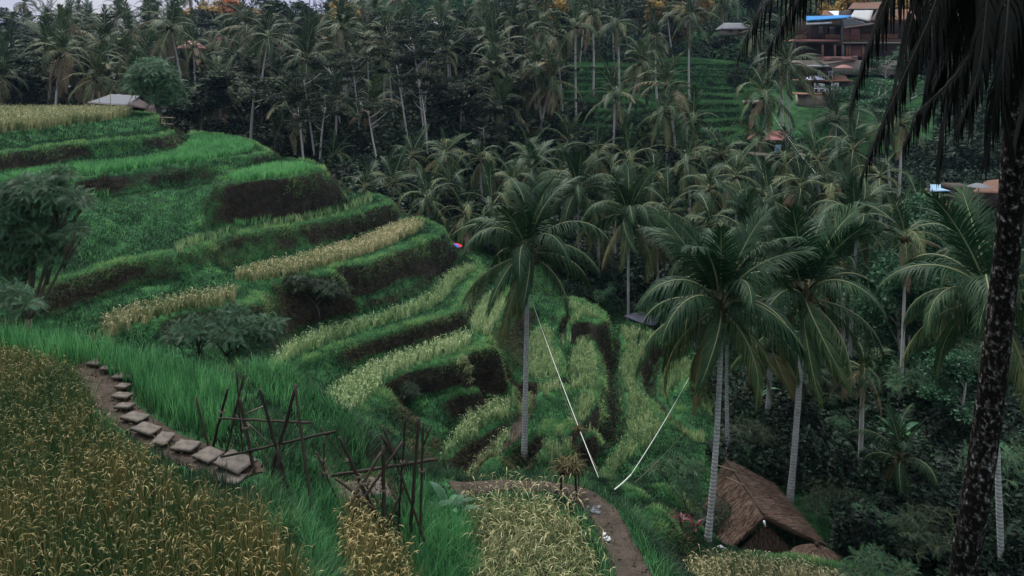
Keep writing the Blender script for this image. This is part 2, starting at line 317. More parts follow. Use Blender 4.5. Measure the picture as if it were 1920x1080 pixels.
def ribbon(pts, w):                               # (px,py,h) centre line, half width in metres
    c = np.array([list(PH(*p)) + [ZC - p[2]] for p in pts])
    s = np.r_[0, np.cumsum(np.linalg.norm(np.diff(c[:, :2], axis=0), axis=1))]; u = np.arange(0, s[-1], .1)
    c = np.stack([np.interp(u, s, c[:, k]) for k in range(3)], 1)
    for x, y, z in c:
        j0, j1 = np.searchsorted(gy, [y - w, y + w]); i0, i1 = np.searchsorted(gx, [x - w, x + w]); q = np.s_[j0:j1, i0:i1]
        m = (GX[q] - x) ** 2 + (GY[q] - y) ** 2 < w * w; val[q][m] = z; fix[q] |= m
    return c
# far-side fixed fields
PXG = 960 + F0 * GX / GY
far = (((PXG > 1400) & (GY > 28)) | ((GY > 70)) | ((PXG > 930) & (GY > 55)) | ((PXG > 640) & (GY > 62)) | ((PXG > 1290) & (GY > 44)) | ((PXG > 1250) & (GY > 49)))
ff = Ffar(GX[::4, ::4], GY[::4, ::4]); FF = np.kron(ff, np.ones((4, 4)))[:GX.shape[0], :GX.shape[1]]
val[far] = FF[far]; fix |= far
# back of the upper field falls away to the forest
for x_ in range(-46, -26, 3): spot(0, 0, 7.5, 1.2, (x_, 74.5))
T = {}
T['T0'] = ([(-420,190),(0,207),(230,207),(285,211),(300,216),(297,223),(255,219),(150,230),(0,245),(-420,292)], 4.6)
T['T1'] = ([(-420,330),(0,280),(100,264),(200,252),(300,245),(330,243),(360,246),(330,252),(250,257),(180,262),(125,268),(110,275),(60,280),(0,286),(-420,340)], 5.5)
T['T2'] = ([(-420,390),(0,323),(85,312),(125,300),(200,295),(310,285),(345,263),(352,250),(350,244),(420,250),(470,260),(485,272),(502,281),(505,287),(400,297),(250,319),(160,333),(60,352),(0,364),(-420,450)], 6.6)
T['T2b'] = ([(412,338),(425,320),(500,303),(515,297),(560,298),(600,306),(612,316),(560,329),(500,339),(440,343)], 7.2)
T['T3'] = ([(52,522),(175,492),(300,462),(380,430),(560,404),(640,388),(658,370),(700,359),(738,374),(738,381),(700,390),(640,405),(500,430),(420,443),(390,458),(330,472),(250,484),(150,515),(75,538),(52,548)], 9.6)
T['T4'] = ([(425,514),(430,496),(520,480),(640,453),(735,419),(760,406),(800,408),(832,424),(838,437),(830,446),(800,446),(700,490),(600,514),(500,528),(440,534)], 10.95)
T['T4b'] = ([(150,604),(250,563),(350,546),(425,534),(455,538),(490,548),(500,562),(480,572),(440,574),(330,590),(215,618),(190,640)], 11.1)
T['T5'] = ([(515,652),(560,614),(640,596),(700,584),(760,562),(800,542),(830,507),(862,492),(900,486),(908,505),(893,522),(875,572),(862,585),(800,604),(720,625),(640,648),(560,675),(495,697),(450,700)], 13.2)
T['T6'] = ([(560,760),(640,694),(700,669),(760,651),(840,628),(872,614),(890,617),(945,648),(938,662),(900,668),(800,685),(760,700),(730,730),(690,770),(655,797),(600,815)], 14.1)
T['A'] = ([(872,617),(880,585),(900,545),(940,528),(955,540),(958,570),(935,602),(912,624)], 14.0)
T['Crest'] = ([(1012,526),(1032,522),(1056,537),(1055,548),(1018,550)], 13.2)
T['T8'] = ([(1040,600),(1050,562),(1085,554),(1148,588),(1156,600),(1120,606),(1085,616),(1060,628),(1048,624)], 15.3)
T['B'] = ([(994,607),(1028,602),(1046,615),(1054,640),(1060,670),(1064,705),(1052,732),(1000,745),(950,749),(922,742),(955,722),(980,705),(983,650)], 15.9)
T['C'] = ([(1072,640),(1100,632),(1120,645),(1126,680),(1134,715),(1132,740),(1124,782),(1098,818),(1062,838),(1040,853),(1008,848),(1002,825),(1018,803),(1053,788),(1078,768),(1082,740),(1066,720),(1062,680)], 16.4)
T['F'] = ([(1155,604),(1190,606),(1238,625),(1244,645),(1160,647)], 17.3)
T['E'] = ([(1155,649),(1243,650),(1208,676),(1189,700),(1200,720),(1220,745),(1240,775),(1245,800),(1230,827),(1195,848),(1168,874),(1148,900),(1118,910),(1112,895),(1127,858),(1158,828),(1176,800),(1168,765),(1156,730),(1152,690)], 17.6)
T['G'] = ([(1232,690),(1270,664),(1300,662),(1305,690),(1264,722),(1254,748),(1282,768),(1314,788),(1336,832),(1300,836),(1262,802),(1236,772),(1222,730)], 18.4)
T['H'] = ([(1300,722),(1345,698),(1385,718),(1395,762),(1352,802),(1330,780),(1298,760)], 19.2)
T['T7'] = ([(890,744),(932,741),(966,750),(970,772),(958,797),(942,818),(886,867),(858,877),(820,870),(820,850),(846,803),(866,773)], 16.3)
T['FG'] = ([(-900,592,6.1),(-300,594,6.1),(0,594,6.1),(100,607,6.1),(200,627,6.1),(300,647,6.1),(400,670,6.1),(455,695,6.1),(470,740),(500,800),(500,850),(500,900),(545,960),(580,1040),(610,1100),(680,1300),(700,1800),(-1800,1800),(-2000,900)], 6.65)
T['HF'] = ([(1282,1040),(1400,1034),(1620,1060),(1720,1110),(1700,1250),(1250,1250)], 15.4)
T['HUT'] = ([(1330,1075),(1300,960),(1330,900),(1500,905),(1600,960),(1640,1060)], 17.5)
T['LOOP'] = ([(835,912),(870,900),(930,893),(1030,893),(1110,908),(1165,940),(1215,1000),(1260,1060),(1290,1120),(1350,1300),(1500,1800),(880,1800),(872,1300),(868,1100),(880,1000)], 9.2)
T['RP'] = ([(1780,1060),(1960,1040),(2100,1080),(2100,1300),(1800,1250)], 16.5)
for k in T: shelf(*T[k])
# ridge crest, banks, hidden gully
ribbon([(455,690,6.6),(520,700,6.7),(560,715,6.8),(600,742,7.0),(650,792,7.3),(700,852,7.8),(725,880,8.2),(760,900,8.7),(835,905,9.1)], .25)
for q in [(560,960,7.3),(620,1000,7.6),(720,1000,8.3),(650,1080,7.7),(760,1080,8.6),(840,1040,9.0),(650,1300,7.7),(800,1300,8.7),(600,860,7.2),(540,800,6.9)]: spot(*q, r=.25)
shelf([(612,945),(622,905),(650,893),(700,884),(735,886),(732,925),(715,945),(660,955)], 7.95)
P2 = ribbon([(986,752,16.5),(983,782,16.6),(965,815,16.8),(930,842,17.0),(900,872,17.2),(880,897,17.3),(850,930,17.4)], .42)
for q in [(1000,880,17.7),(1100,885,17.9),(1150,905,17.8),(985,888,17.6)]: spot(*q, r=.5)
for px, d, h in [(-200,24,11),(0,25,11),(120,26,11.5),(250,25,11.6),(350,25,12),(450,25,12),(560,24,12.2),(650,24,13),(750,25,14.3),(870,25,14.6),(1000,25,14.8),(1100,25,15),(-200,31,12),(0,31,11.6),(150,32,11.7),(330,32,12.5),(450,32,13.5)]:
    spot(0, 0, h, .6, ((px - 960) / F0 * d, d))
spot(0, 0, 14.2, 1.3, (-4.1, 57.5)); spot(0, 0, 13.9, .9, (-3.7, 55)); spot(0, 0, 14, 1., (-6, 60))
for fr_, w_ in (([(160,375,7.8),(250,363,7.8),(330,350,7.8),(400,338,7.8)], .3), ([(110,592,10.8),(200,557,10.8),(250,543,10.8),(310,532,10.8)], .3), ([(330,648,12.3),(430,628,12.3)], .3), ([(735,775,15.4),(780,750,15.3),(840,738,15.3),(895,728,15.3)], .3), ([(640,560,12.6),(700,555,12.6),(780,520,12.6)], .2)): ribbon(fr_, w_)
for tr_ in ([(1148,655,18.2),(1150,700,18.2),(1153,740,18.2),(1166,772,18.2),(1166,800,18.2),(1150,828,18.2),(1122,858,18.2)], [(1226,700,19.1),(1216,735,19.1),(1232,778,19.1),(1262,810,19.1),(1300,842,19.1)], [(998,856,17.1),(1040,862,17.1),(1075,842,17.1),(1108,822,17.2),(1132,785,17.2),(1140,745,17.3)], [(1066,628,16.5),(1055,640,16.6),(1064,690,16.7),(1072,735,16.8)], [(925,750,16.9),(985,756,16.8),(1040,750,16.8),(1068,738,16.8)]): ribbon(tr_, .15)
for q in [(1230,960,14.2),(1260,915,16.2),(1295,985,15.6),(1240,1040,13.2),(1190,925,15.5),(1330,880,18.0)]: spot(*q, r=.35)
for x_, y_, h_ in [(6,9,8.6),(7.5,15,12),(9,20,15),(14,10,9.5),(16,20,15.5),(4.5,15,11),(30,8,9),(30,20,14),(40,12,10),(-46,5,7),(-46,30,9.5),(-46,45,7.5)]: spot(0, 0, h_, .8, (x_, y_))
# fill between the shelves (relaxation, coarse to fine)
fix_s = fix.copy()
def relax(val, fix):
    z = None
    for f in (32, 16, 8, 4, 2, 1):
        ny, nx = -(-val.shape[0] // f), -(-val.shape[1] // f); vp = np.zeros((ny * f, nx * f)); fp = np.zeros((ny * f, nx * f))
        vp[:val.shape[0], :val.shape[1]] = val * fix; fp[:val.shape[0], :val.shape[1]] = fix
        n = fp.reshape(ny, f, nx, f).sum((1, 3)); v = vp.reshape(ny, f, nx, f).sum((1, 3)) / np.maximum(n, 1); k = n > 0
        if z is None: z = np.full((ny, nx), v[k].mean())
        else: z = np.kron(z, np.ones((2, 2)))[:ny, :nx]
        z[k] = v[k]
        for _ in range(400 if f > 1 else 160):
            p = np.pad(z, 1, mode='edge'); z2 = (p[:-2, 1:-1] + p[2:, 1:-1] + p[1:-1, :-2] + p[1:-1, 2:]) / 4; z = np.where(k, z, z2)
    return z
Z = relax(val, fix)
Z = np.where(fix, Z, Z + .32 * (fbm(GX, GY, 2.2, 3) - .5) + .12 * (vnoise(GX, GY, .6, 9) - .5))
Z += .05 * (vnoise(GX, GY, .7, 21) - .5)
# rounded grass lip along shelf edges: light blur away from the crop beds
Zb = Z.copy()
for _ in range(2):
    p = np.pad(Zb, 1, mode='edge'); Zb = (p[:-2, 1:-1] + p[2:, 1:-1] + p[1:-1, :-2] + p[1:-1, 2:] + 2 * Zb) / 6
Z = Zb
def Hn(x, y):
    fx = np.clip((np.asarray(x) - X0) / DX, 0, len(gx) - 1.001); fy = np.clip((np.asarray(y) - Y0) / DX, 0, len(gy) - 1.001)
    i = fx.astype(int); j = fy.astype(int); u = fx - i; v = fy - j
    return (Z[j, i] * (1 - u) + Z[j, i + 1] * u) * (1 - v) + (Z[j + 1, i] * (1 - u) + Z[j + 1, i + 1] * u) * v
def H(x, y):
    x = np.asarray(x, float); y = np.asarray(y, float)
    ins = (x > X0 + .5) & (x < X1 - .5) & (y > Y0 + .5) & (y < Y1 - .5)
    return np.where(ins, Hn(x, y), terr(x, y))
Bl = Z.copy()
for _ in range(26): q_ = np.pad(Bl, 1, mode='edge'); Bl = (q_[:-2, 1:-1] + q_[2:, 1:-1] + q_[1:-1, :-2] + q_[1:-1, 2:]) / 4
CV = np.clip((Z - Bl) / .16, -1.2, 1.2)            # + along the lips of the shelves, - at the feet of the walls
def convex(x, y):
    i = np.clip(((x - X0) / DX).astype(int), 0, len(gx) - 1); j = np.clip(((y - Y0) / DX).astype(int), 0, len(gy) - 1); return CV[j, i]
SY, SX = np.gradient(Z, DX); SL = np.sqrt(SX ** 2 + SY ** 2)
def slope(x, y):
    i = np.clip(((x - X0) / DX).astype(int), 0, len(gx) - 1); j = np.clip(((y - Y0) / DX).astype(int), 0, len(gy) - 1); return SL[j, i]
def gridmesh(xs, ys, Zg):
    g = Geo(); XX, YY = np.meshgrid(xs, ys); V = np.stack([XX, YY, Zg], -1).reshape(-1, 3); k = len(xs)
    idx = np.arange(len(V)).reshape(len(ys), k); f = np.stack([idx[:-1, :-1], idx[:-1, 1:], idx[1:, 1:], idx[1:, :-1]], -1).reshape(-1, 4)
    g.add(V, f); return g
def ground_mat(name, steep=True, dark=1.):
    m = bpy.data.materials.new(name); m.use_nodes = True; nt = m.node_tree; pb = nt.nodes['Principled BSDF']; pb.inputs['Roughness'].default_value = .95; pb.inputs['Specular IOR Level'].default_value = .15
    tcn = N(nt, 'ShaderNodeTexCoord'); geo = N(nt, 'ShaderNodeNewGeometry')
    def nz(s, d=6):
        n = N(nt, 'ShaderNodeTexNoise'); n.inputs['Scale'].default_value = s; n.inputs['Detail'].default_value = d; nt.links.new(tcn.outputs['Object'], n.inputs[0]); return n.outputs[0]
    def ramp(f, cols):
        cr = N(nt, 'ShaderNodeValToRGB'); el = cr.color_ramp.elements
        while len(el) < len(cols): el.new(.5)
        for e, (p, c) in zip(el, cols): e.position = p; e.color = c + (1,)
        nt.links.new(f, cr.inputs[0]); return cr.outputs[0]
    g = ramp(nz(1.1), [(.3, (.010 * dark, .034 * dark, .014 * dark)), (.5, (.020 * dark, .075 * dark, .026 * dark)), (.7, (.042 * dark, .125 * dark, .038 * dark))])
    s = ramp(nz(2.3), [(.3, (.010, .010, .008)), (.55, (.022, .019, .014)), (.75, (.045, .040, .028))])
    sx = N(nt, 'ShaderNodeSeparateXYZ'); nt.links.new(geo.outputs['Normal'], sx.inputs[0])
    a = N(nt, 'ShaderNodeMath', operation='MULTIPLY_ADD'); a.inputs[1].default_value = .55; nt.links.new(nz(.55, 4), a.inputs[0]); nt.links.new(sx.outputs['Z'], a.inputs[2])
    k = ramp(a.outputs[0], [(.82, (1, 1, 1)), (1.06, (0, 0, 0))])
    mx = N(nt, 'ShaderNodeMixRGB'); nt.links.new(k, mx.inputs[0]); nt.links.new(g, mx.inputs[1]); nt.links.new(s, mx.inputs[2]); nt.links.new(mx.outputs[0], pb.inputs['Base Color'])
    bp = N(nt, 'ShaderNodeBump'); bp.inputs['Distance'].default_value = .12; nt.links.new(nz(5, 8), bp.inputs['Height']); nt.links.new(bp.outputs[0], pb.inputs['Normal'])
    return m
M['ground'] = ground_mat('terrace_ground'); M['groundfar'] = ground_mat('valley_ground', True, .8)
tag(obj('terraced_hillside', gridmesh(gx, gy, Z), M['ground']), kind='structure')
def spc(a, b, segs):
    o = [a]
    for e, d in segs: o += list(np.arange(o[-1] + d, e + 1e-6, d))
    return np.array(o)
fx_ = np.r_[np.arange(-420, -60, 6), np.arange(-60, 70, .9), np.arange(70, 430, 6)]; fy_ = np.r_[np.arange(-40, 60, 4), np.arange(60, 150, .7), np.arange(150, 520, 6)]
XX, YY = np.meshgrid(fx_, fy_); FZG = terr(XX, YY)
inn = (XX > X0 + 1.5) & (XX < X1 - 1.5) & (YY > Y0 + 1.5) & (YY < Y1 - 1.5)
edge = np.minimum.reduce([XX - X0, X1 - XX, YY - Y0, Y1 - YY]); sk = (edge > -4) & ~inn
FZG[inn] = Hn(XX[inn], YY[inn]) - 6
clipx = np.clip(XX, X0 + .2, X1 - .4); clipy = np.clip(YY, Y0 + .2, Y1 - .4); ez = Hn(clipx, clipy)
t_ = np.clip(1 + edge / 14, 0, 1); FZG = np.where(inn, FZG, FZG * (1 - t_) + (ez - .04) * t_)
FARX, FARY = fx_, fy_
tag(obj('hills', gridmesh(fx_, fy_, FZG), M['groundfar']), kind='structure')
def H(x, y):
    x = np.asarray(x, float); y = np.asarray(y, float)
    ins = (x > X0 + .5) & (x < X1 - .5) & (y > Y0 + .5) & (y < Y1 - .5)
    i = np.clip(np.searchsorted(FARX, x) - 1, 0, len(FARX) - 2); j = np.clip(np.searchsorted(FARY, y) - 1, 0, len(FARY) - 2)
    u = np.clip((x - FARX[i]) / (FARX[i + 1] - FARX[i]), 0, 1); v = np.clip((y - FARY[j]) / (FARY[j + 1] - FARY[j]), 0, 1)
    fz = (FZG[j, i] * (1 - u) + FZG[j, i + 1] * u) * (1 - v) + (FZG[j + 1, i] * (1 - u) + FZG[j + 1, i + 1] * u) * v
    return np.where(ins, Hn(x, y), fz)
# ------------------------------------------------------------------ crops and grass
CROPMASK = []
def fill(p, dens):
    a, b = p.min(0), p.max(0); n = int((b[0] - a[0]) * (b[1] - a[1]) * dens)
    x = R.uniform(a[0], b[0], n); y = R.uniform(a[1], b[1], n); m = pip(x, y, p); return x[m], y[m]
def hills_of(p, sp):
    a, b = p.min(0) , p.max(0); xs, ys = np.meshgrid(np.arange(a[0], b[0], sp), np.arange(a[1], b[1], sp)); ca, sa = math.cos(.35), math.sin(.35)
    c = (a + b) / 2; r = max(b - a) * .75; xs, ys = np.meshgrid(np.arange(-r, r, sp), np.arange(-r, r, sp)); xs = xs.ravel(); ys = ys.ravel()
    x = c[0] + xs * ca - ys * sa + R.normal(0, sp * .16, len(xs)); y = c[1] + xs * sa + ys * ca + R.normal(0, sp * .16, len(xs)); m = pip(x, y, p); return x[m], y[m]
def crop(name, pts, h, off, label, cat, mt, ht, sp, nb, wd, lean=.5, tint=(.5, .2), heads=0, hw=.02, it=2, world=None, edge=None, lay=None, hf=.55):
    p = poly(pts, h - off, it) if world is None else world; CROPMASK.append(p); x, y = hills_of(p, sp); k_ = slope(x, y) < (.75 if p[:, 1].mean() > 22 else 9); x, y = x[k_], y[k_]
    n = len(x); hz = H(x, y); big = fbm(x, y, 2.5, 77) - .5; hs = ht * (1 + .25 * big)
    g = Geo(); X = np.repeat(x, nb); Y = np.repeat(y, nb); Zz = np.repeat(hz, nb); hh = np.repeat(hs, nb) * R.uniform(.7, 1.12, n * nb)
    az = R.uniform(0, 2 * np.pi, n * nb)
    if lay is not None: az = lay + R.normal(0, .5, n * nb) + np.repeat(1.6 * (fbm(x, y, 1.2, 5) - .5), nb)
    P0 = np.stack([X + R.normal(0, sp * .18, n * nb), Y + R.normal(0, sp * .18, n * nb), Zz - .03], -1)
    tn = np.clip(tint[0] + np.repeat(big * .5 + R.normal(0, .16, n), nb) + R.normal(0, tint[1], n * nb) * .6, .02, .98)
    ln = np.abs(R.normal(lean, lean * .35, n * nb))
    blades(g, P0, hh, wd * R.uniform(.7, 1.3, n * nb), az, ln, tn, 3)
    if heads:
        k = n * heads; X = np.repeat(x, heads); Y = np.repeat(y, heads); az = R.uniform(0, 2 * np.pi, k)
        r0 = np.abs(R.normal(0, sp * .35, k)); hh = np.repeat(hs, heads)
        P1 = np.stack([X + r0 * np.cos(az), Y + r0 * np.sin(az), np.repeat(hz, heads) + hh * R.uniform(.55, .9, k)], -1)
        blades(g, P1, hf * hh * R.uniform(.5, 1, k), hw, az, R.uniform(1.2, 2.3, k), np.clip(tint[0] + .3 + R.normal(0, .16, k) + np.repeat(big * .5, heads), 0, 1), 4, 0, 1)
    return tag(obj(name, g, M[mt]), label, cat, kind='stuff')
def rc(name, key, label, mt, ht=.55, sp=.24, nb=9, wd=.035, **k): return crop(name, *key, .33, label, 'rice', mt, ht, sp, nb + 3, wd, **{'lean': .36, **k})
rc('rice_crop', ([(-420,192),(0,203),(225,203),(258,209),(200,217),(100,227),(0,236),(-420,278)], 4.6), 'yellow-green ripening rice on the topmost terrace in front of the tin hut', 'rice_gold', .7, .3, 9, .05, tint=(.42, .2), heads=2, hw=.05)
rc('rice_crop', ([(0,338),(0,326),(130,306),(310,291),(350,268),(360,250),(420,253),(465,262),(480,274),(400,289),(300,303),(150,327),(60,342)], 6.6), 'bright green young rice on the long terrace under the small tree', 'paddy', .55, .26, 9, .04, tint=(.72, .2), lean=.35)
rc('rice_crop', ([(418,334),(432,321),(500,305),(560,300),(592,306),(585,312),(500,329),(450,336)], 7.2), 'bright green rice on the short terrace tucked below the long bright one', 'paddy', .5, .24, 9, .04, tint=(.85, .2), lean=.35)
rc('rice_crop', ([(165,500),(300,467),(380,435),(560,407),(640,392),(665,372),(698,362),(700,372),(640,389),(500,413),(400,437),(330,462),(250,478),(175,498)], 9.6), 'thin line of olive rice stalks along the narrow terrace below the big grassy slope', 'rice_olive', .6, .3, 8, .04, tint=(.45, .2))
rc('rice_crop', ([(440,518),(442,503),(520,487),(640,458),(735,422),(765,409),(795,412),(790,425),(700,463),(600,493),(520,512)], 10.95), 'straw-coloured rice strip running up to the tip of the terrace by the striped parasol', 'rice_gold', .55, .24, 10, .035, tint=(.62, .2), heads=3, hw=.04)
rc('rice_crop', ([(165,610),(250,570),(350,550),(440,537),(445,545),(440,556),(330,575),(250,595),(190,622)], 11.1), 'brownish rice strip curving behind the leafy bush', 'rice_gold', .55, .24, 9, .035, tint=(.45, .2), heads=3, hw=.035)
rc('rice_crop', ([(490,690),(530,645),(600,610),(700,592),(800,553),(835,512),(862,498),(895,493),(885,505),(850,530),(830,553),(800,573),(720,597),(640,622),(560,652)], 13.2), 'olive-green rice strip bending up behind the drooping palm fronds', 'rice_olive', .5, .24, 10, .035, tint=(.5, .2), heads=2, hw=.03)
rc('rice_crop', ([(590,765),(600,740),(650,699),(740,660),(870,620),(884,628),(878,641),(800,665),(760,684),(700,726),(655,770),(620,790)], 14.1), 'yellow-green rice strip ending just above the bamboo stakes', 'rice_olive', .5, .24, 10, .035, tint=(.68, .2), heads=3, hw=.03)
rc('rice_crop', ([(880,610),(886,588),(905,552),(940,535),(950,560),(932,596),(912,618)], 14.0), 'small rice plot seen through the fronds of the tall central palm', 'rice_olive', .45, .24, 10, .035, tint=(.6, .2), heads=2)
rc('rice_crop', ([(1048,600),(1052,590),(1078,578),(1064,562),(1082,560),(1128,584),(1110,596),(1055,614)], 15.3), 'rice on the high hooked terrace right of the central palm crown', 'rice_olive', .45, .24, 10, .035, tint=(.55, .2), heads=2)
rc('rice_crop', ([(998,612),(1028,606),(1038,618),(1034,640),(1048,670),(1054,702),(1042,724),(1000,736),(945,742),(930,738),(960,722),(986,705),(988,650)], 15.9), 'boot-shaped rice plot directly behind the tall bare central trunk', 'rice_olive', .45, .24, 11, .035, tint=(.5, .2), heads=2)
rc('rice_crop', ([(1076,642),(1100,634),(1114,647),(1118,680),(1124,708),(1122,722),(1070,722),(1066,700),(1068,680)], 16.4), 'tongue-shaped rice plot under the dark hooked bank', 'rice_olive', .45, .24, 11, .035, tint=(.55, .2), heads=2)
rc('rice_crop', ([(1085,730),(1124,728),(1116,780),(1090,812),(1058,832),(1040,845),(1014,842),(1008,826),(1022,808),(1058,792),(1082,770)], 16.4), 'curved rice plot with the white rope slanting across it', 'rice_olive', .45, .24, 11, .035, tint=(.5, .2), heads=2)
rc('rice_crop', ([(1160,609),(1190,611),(1232,627),(1238,641),(1164,642)], 17.3), 'rounded rice plot next to the slate tarpaulin', 'rice_olive', .45, .24, 11, .035, tint=(.6, .2), heads=2)
rc('rice_crop', ([(1160,653),(1236,654),(1202,676),(1183,700),(1194,722),(1213,747),(1233,776),(1238,800),(1222,822),(1188,842),(1162,868),(1142,892),(1122,902),(1118,895),(1133,862),(1163,832),(1182,802),(1174,765),(1162,730),(1158,690)], 17.6), 'long S-shaped rice plot winding down between the two white ropes', 'rice_olive', .45, .24, 11, .035, tint=(.5, .2), heads=2)
rc('rice_crop', ([(1238,694),(1272,668),(1296,668),(1298,688),(1258,722),(1248,748),(1278,772),(1308,792),(1328,826),(1302,828),(1266,798),(1240,768),(1228,730)], 18.4), 'rice plot half hidden behind the left fronds of the right-hand palm', 'rice_olive', .45, .26, 10, .04, tint=(.5, .2))
rc('rice_crop', ([(1305,724),(1345,704),(1378,722),(1388,760),(1352,796),(1332,776),(1304,758)], 19.2), 'low rice plot behind the twin trunks above the thatched hut', 'rice_olive', .45, .26, 10, .04, tint=(.45, .2))
rc('rice_crop', ([(895,750),(932,747),(961,755),(964,772),(952,793),(936,814),(883,860),(858,870),(828,864),(828,850),(852,806),(873,777)], 16.3), 'fan-shaped rice plot beside the brown footpath', 'rice_olive', .5, .22, 12, .032, tint=(.55, .2), heads=3, hw=.03)
rc('rice_crop', ([(1290,1035),(1400,1042),(1500,1056),(1600,1078),(1680,1110),(1680,1250),(1262,1250),(1280,1080)], 15.4), 'pale yellow ripe rice in front of the thatched hut', 'rice_gold', .55, .2, 14, .022, tint=(.68, .2), heads=4, hw=.028)
rc('rice_crop', ([(1870,1075),(1960,1045),(2100,1085),(2100,1300),(1880,1250)], 16.5), 'patch of yellow rice at the foot of the dark blotched trunk, right corner', 'rice_gold', .6, .2, 12, .024, tint=(.6, .2), heads=3, hw=.028)
BF = [(-900,640),(-100,622),(0,628),(70,645),(130,657),(158,680),(178,740),(238,802),(330,866),(400,890),(480,905),(520,938),(545,990),(580,1045),(612,1100),(680,1300),(700,1600),(-1500,1600),(-1500,900)]
crop('rice_crop', BF, 6.65, .75, 'brown ripe rice field filling the lower left foreground', 'rice', 'rice_brown', .72, .15, 20, .013, lean=.22, tint=(.44, .30), heads=4, hw=.018, hf=.30)
GPp = [(-300,600),(0,598),(100,612),(200,633),(300,653),(400,677),(448,702),(430,745),(420,775),(380,790,6.4),(320,775,6.4),(270,735,6.4),(235,700,6.4),(170,665,6.4),(130,652),(0,626),(-300,622)]
crop('rice_crop', GPp, 6.1, 0, 'vivid green young rice standing between the stone path and the valley', 'rice', 'paddy', .68, .13, 11, .016, lean=.3, tint=(.55, .3))
BR2 = [(650,930,7.6),(700,945,7.6),(750,985,7.9),(770,1040,8.0),(800,1090,8.2),(830,1300,8.2),(690,1300,7.6),(640,1060,7.2),(640,980,7.3)]
crop('rice_crop', BR2, 7.6, 0, 'ragged clump of brown rice below the lower bamboo stakes', 'rice', 'rice_brown', .7, .17, 12, .013, lean=.45, tint=(.55, .25), heads=5, hw=.024, hf=.34)
LP = [(872,935),(930,922),(1000,920),(1075,938),(1100,985),(1120,1030),(1145,1100),(1180,1300),(900,1300),(885,1100),(905,1020),(872,970)]
crop('rice_straw', LP, 9.2, .3, 'flattened tangle of pale straw and grass inside the bend of the mud path', 'straw', 'rice_gold', .68, .15, 16, .014, lean=1.45, tint=(.32, .34), heads=2, hw=.018, lay=-1.9)
# footpaths as thin sheets a little above the ground
def path_mesh(c, w, lift=.03, seed=0, nw=8):
    c = np.asarray(c, float)[:, :2]; s = np.r_[0, np.cumsum(np.linalg.norm(np.diff(c, axis=0), axis=1))]; u = np.arange(0, s[-1], .12)
    c = np.stack([np.interp(u, s, c[:, k]) for k in range(2)], 1)
    for _ in range(8): c[1:-1] = (c[:-2] + 2 * c[1:-1] + c[2:]) / 4
    t = np.gradient(c, axis=0); t /= np.linalg.norm(t, axis=1, keepdims=True); nn = np.stack([-t[:, 1], t[:, 0]], 1)
    ws = w * (1 + .35 * (vnoise(u, u * 0, .9, seed) - .5)); k = np.linspace(-1, 1, nw); V = c[:, None] + (ws[:, None] * k[None])[..., None] * nn[:, None]
    zz = H(V[..., 0], V[..., 1]) + lift + .03 * (vnoise(V[..., 0], V[..., 1], .25, 4) - .5)
    zz[:, 0] -= .12; zz[:, -1] -= .12
    g = Geo(); idx = np.arange(len(c) * nw).reshape(len(c), nw); g.add(np.concatenate([V, zz[..., None]], -1), np.stack([idx[:-1, :-1], idx[:-1, 1:], idx[1:, 1:], idx[1:, :-1]], -1)); return g, c, ws
PATHS = []
def path(pts, w, seed, mt='mud'):
    c = np.array([PH(*p) for p in pts]); g, cc, ws = path_mesh(c, w, .03, seed); PATHS.append((cc, w)); return tag(obj('path', g, M[mt]), kind='structure')
path([(158,664,6.65),(180,700,6.65),(197,735,6.65),(228,775,6.65),(275,806,6.65),(312,830,6.65),(352,850,6.65),(400,866,6.65),(445,880,6.65),(480,905,6.75)], .44, 1)
path([(610,935,7.95),(650,925,7.95),(690,912,7.95),(728,902,7.95)], .42, 2, 'stone')
path([(850,925,9.2),(885,914,9.2),(935,907,9.2),(1020,906,9.2),(1085,922,9.2),(1128,958,9.2),(1152,1005,9.2),(1178,1060,9.2),(1215,1130,9.2),(1300,1300,9.2)], .42, 3)
path([(986,750,16.5),(983,782,16.6),(965,815,16.8),(930,842,17.0),(900,872,17.2),(880,897,17.3),(850,930,17.4)], .36, 4)
path([(1190,985,13.8),(1215,1000,13.8),(1235,1040,13.4),(1260,1080,13.2)], .35, 5)
# ---- grass everywhere else on the shelves, banks and slopes
def scatter(n, d0, d1, pxa=-60, pxb=1960):
    d = d0 * (d1 / d0) ** R.random(n); px = R.uniform(pxa, pxb, n); return (px - 960) / F0 * d, d
def open_ground(x, y, pad=0):
    m = np.ones(len(x), bool)
    for p in CROPMASK:
        b0, b1 = p.min(0), p.max(0); q = (x > b0[0]) & (x < b1[0]) & (y > b0[1]) & (y < b1[1])
        if q.any(): i = np.where(q)[0]; m[i] &= ~pip(x[i], y[i], p)
    for c, w_ in PATHS:
        b0, b1 = c.min(0) - w_, c.max(0) + w_; q = np.where((x > b0[0]) & (x < b1[0]) & (y > b0[1]) & (y < b1[1]) & m)[0]
        if len(q): d = np.sqrt(((np.stack([x[q], y[q]], 1)[:, None] - c[None, ::2]) ** 2).sum(-1)).min(1); m[q] &= d > w_ * R.uniform(.6, 1.1, len(q))
    return m
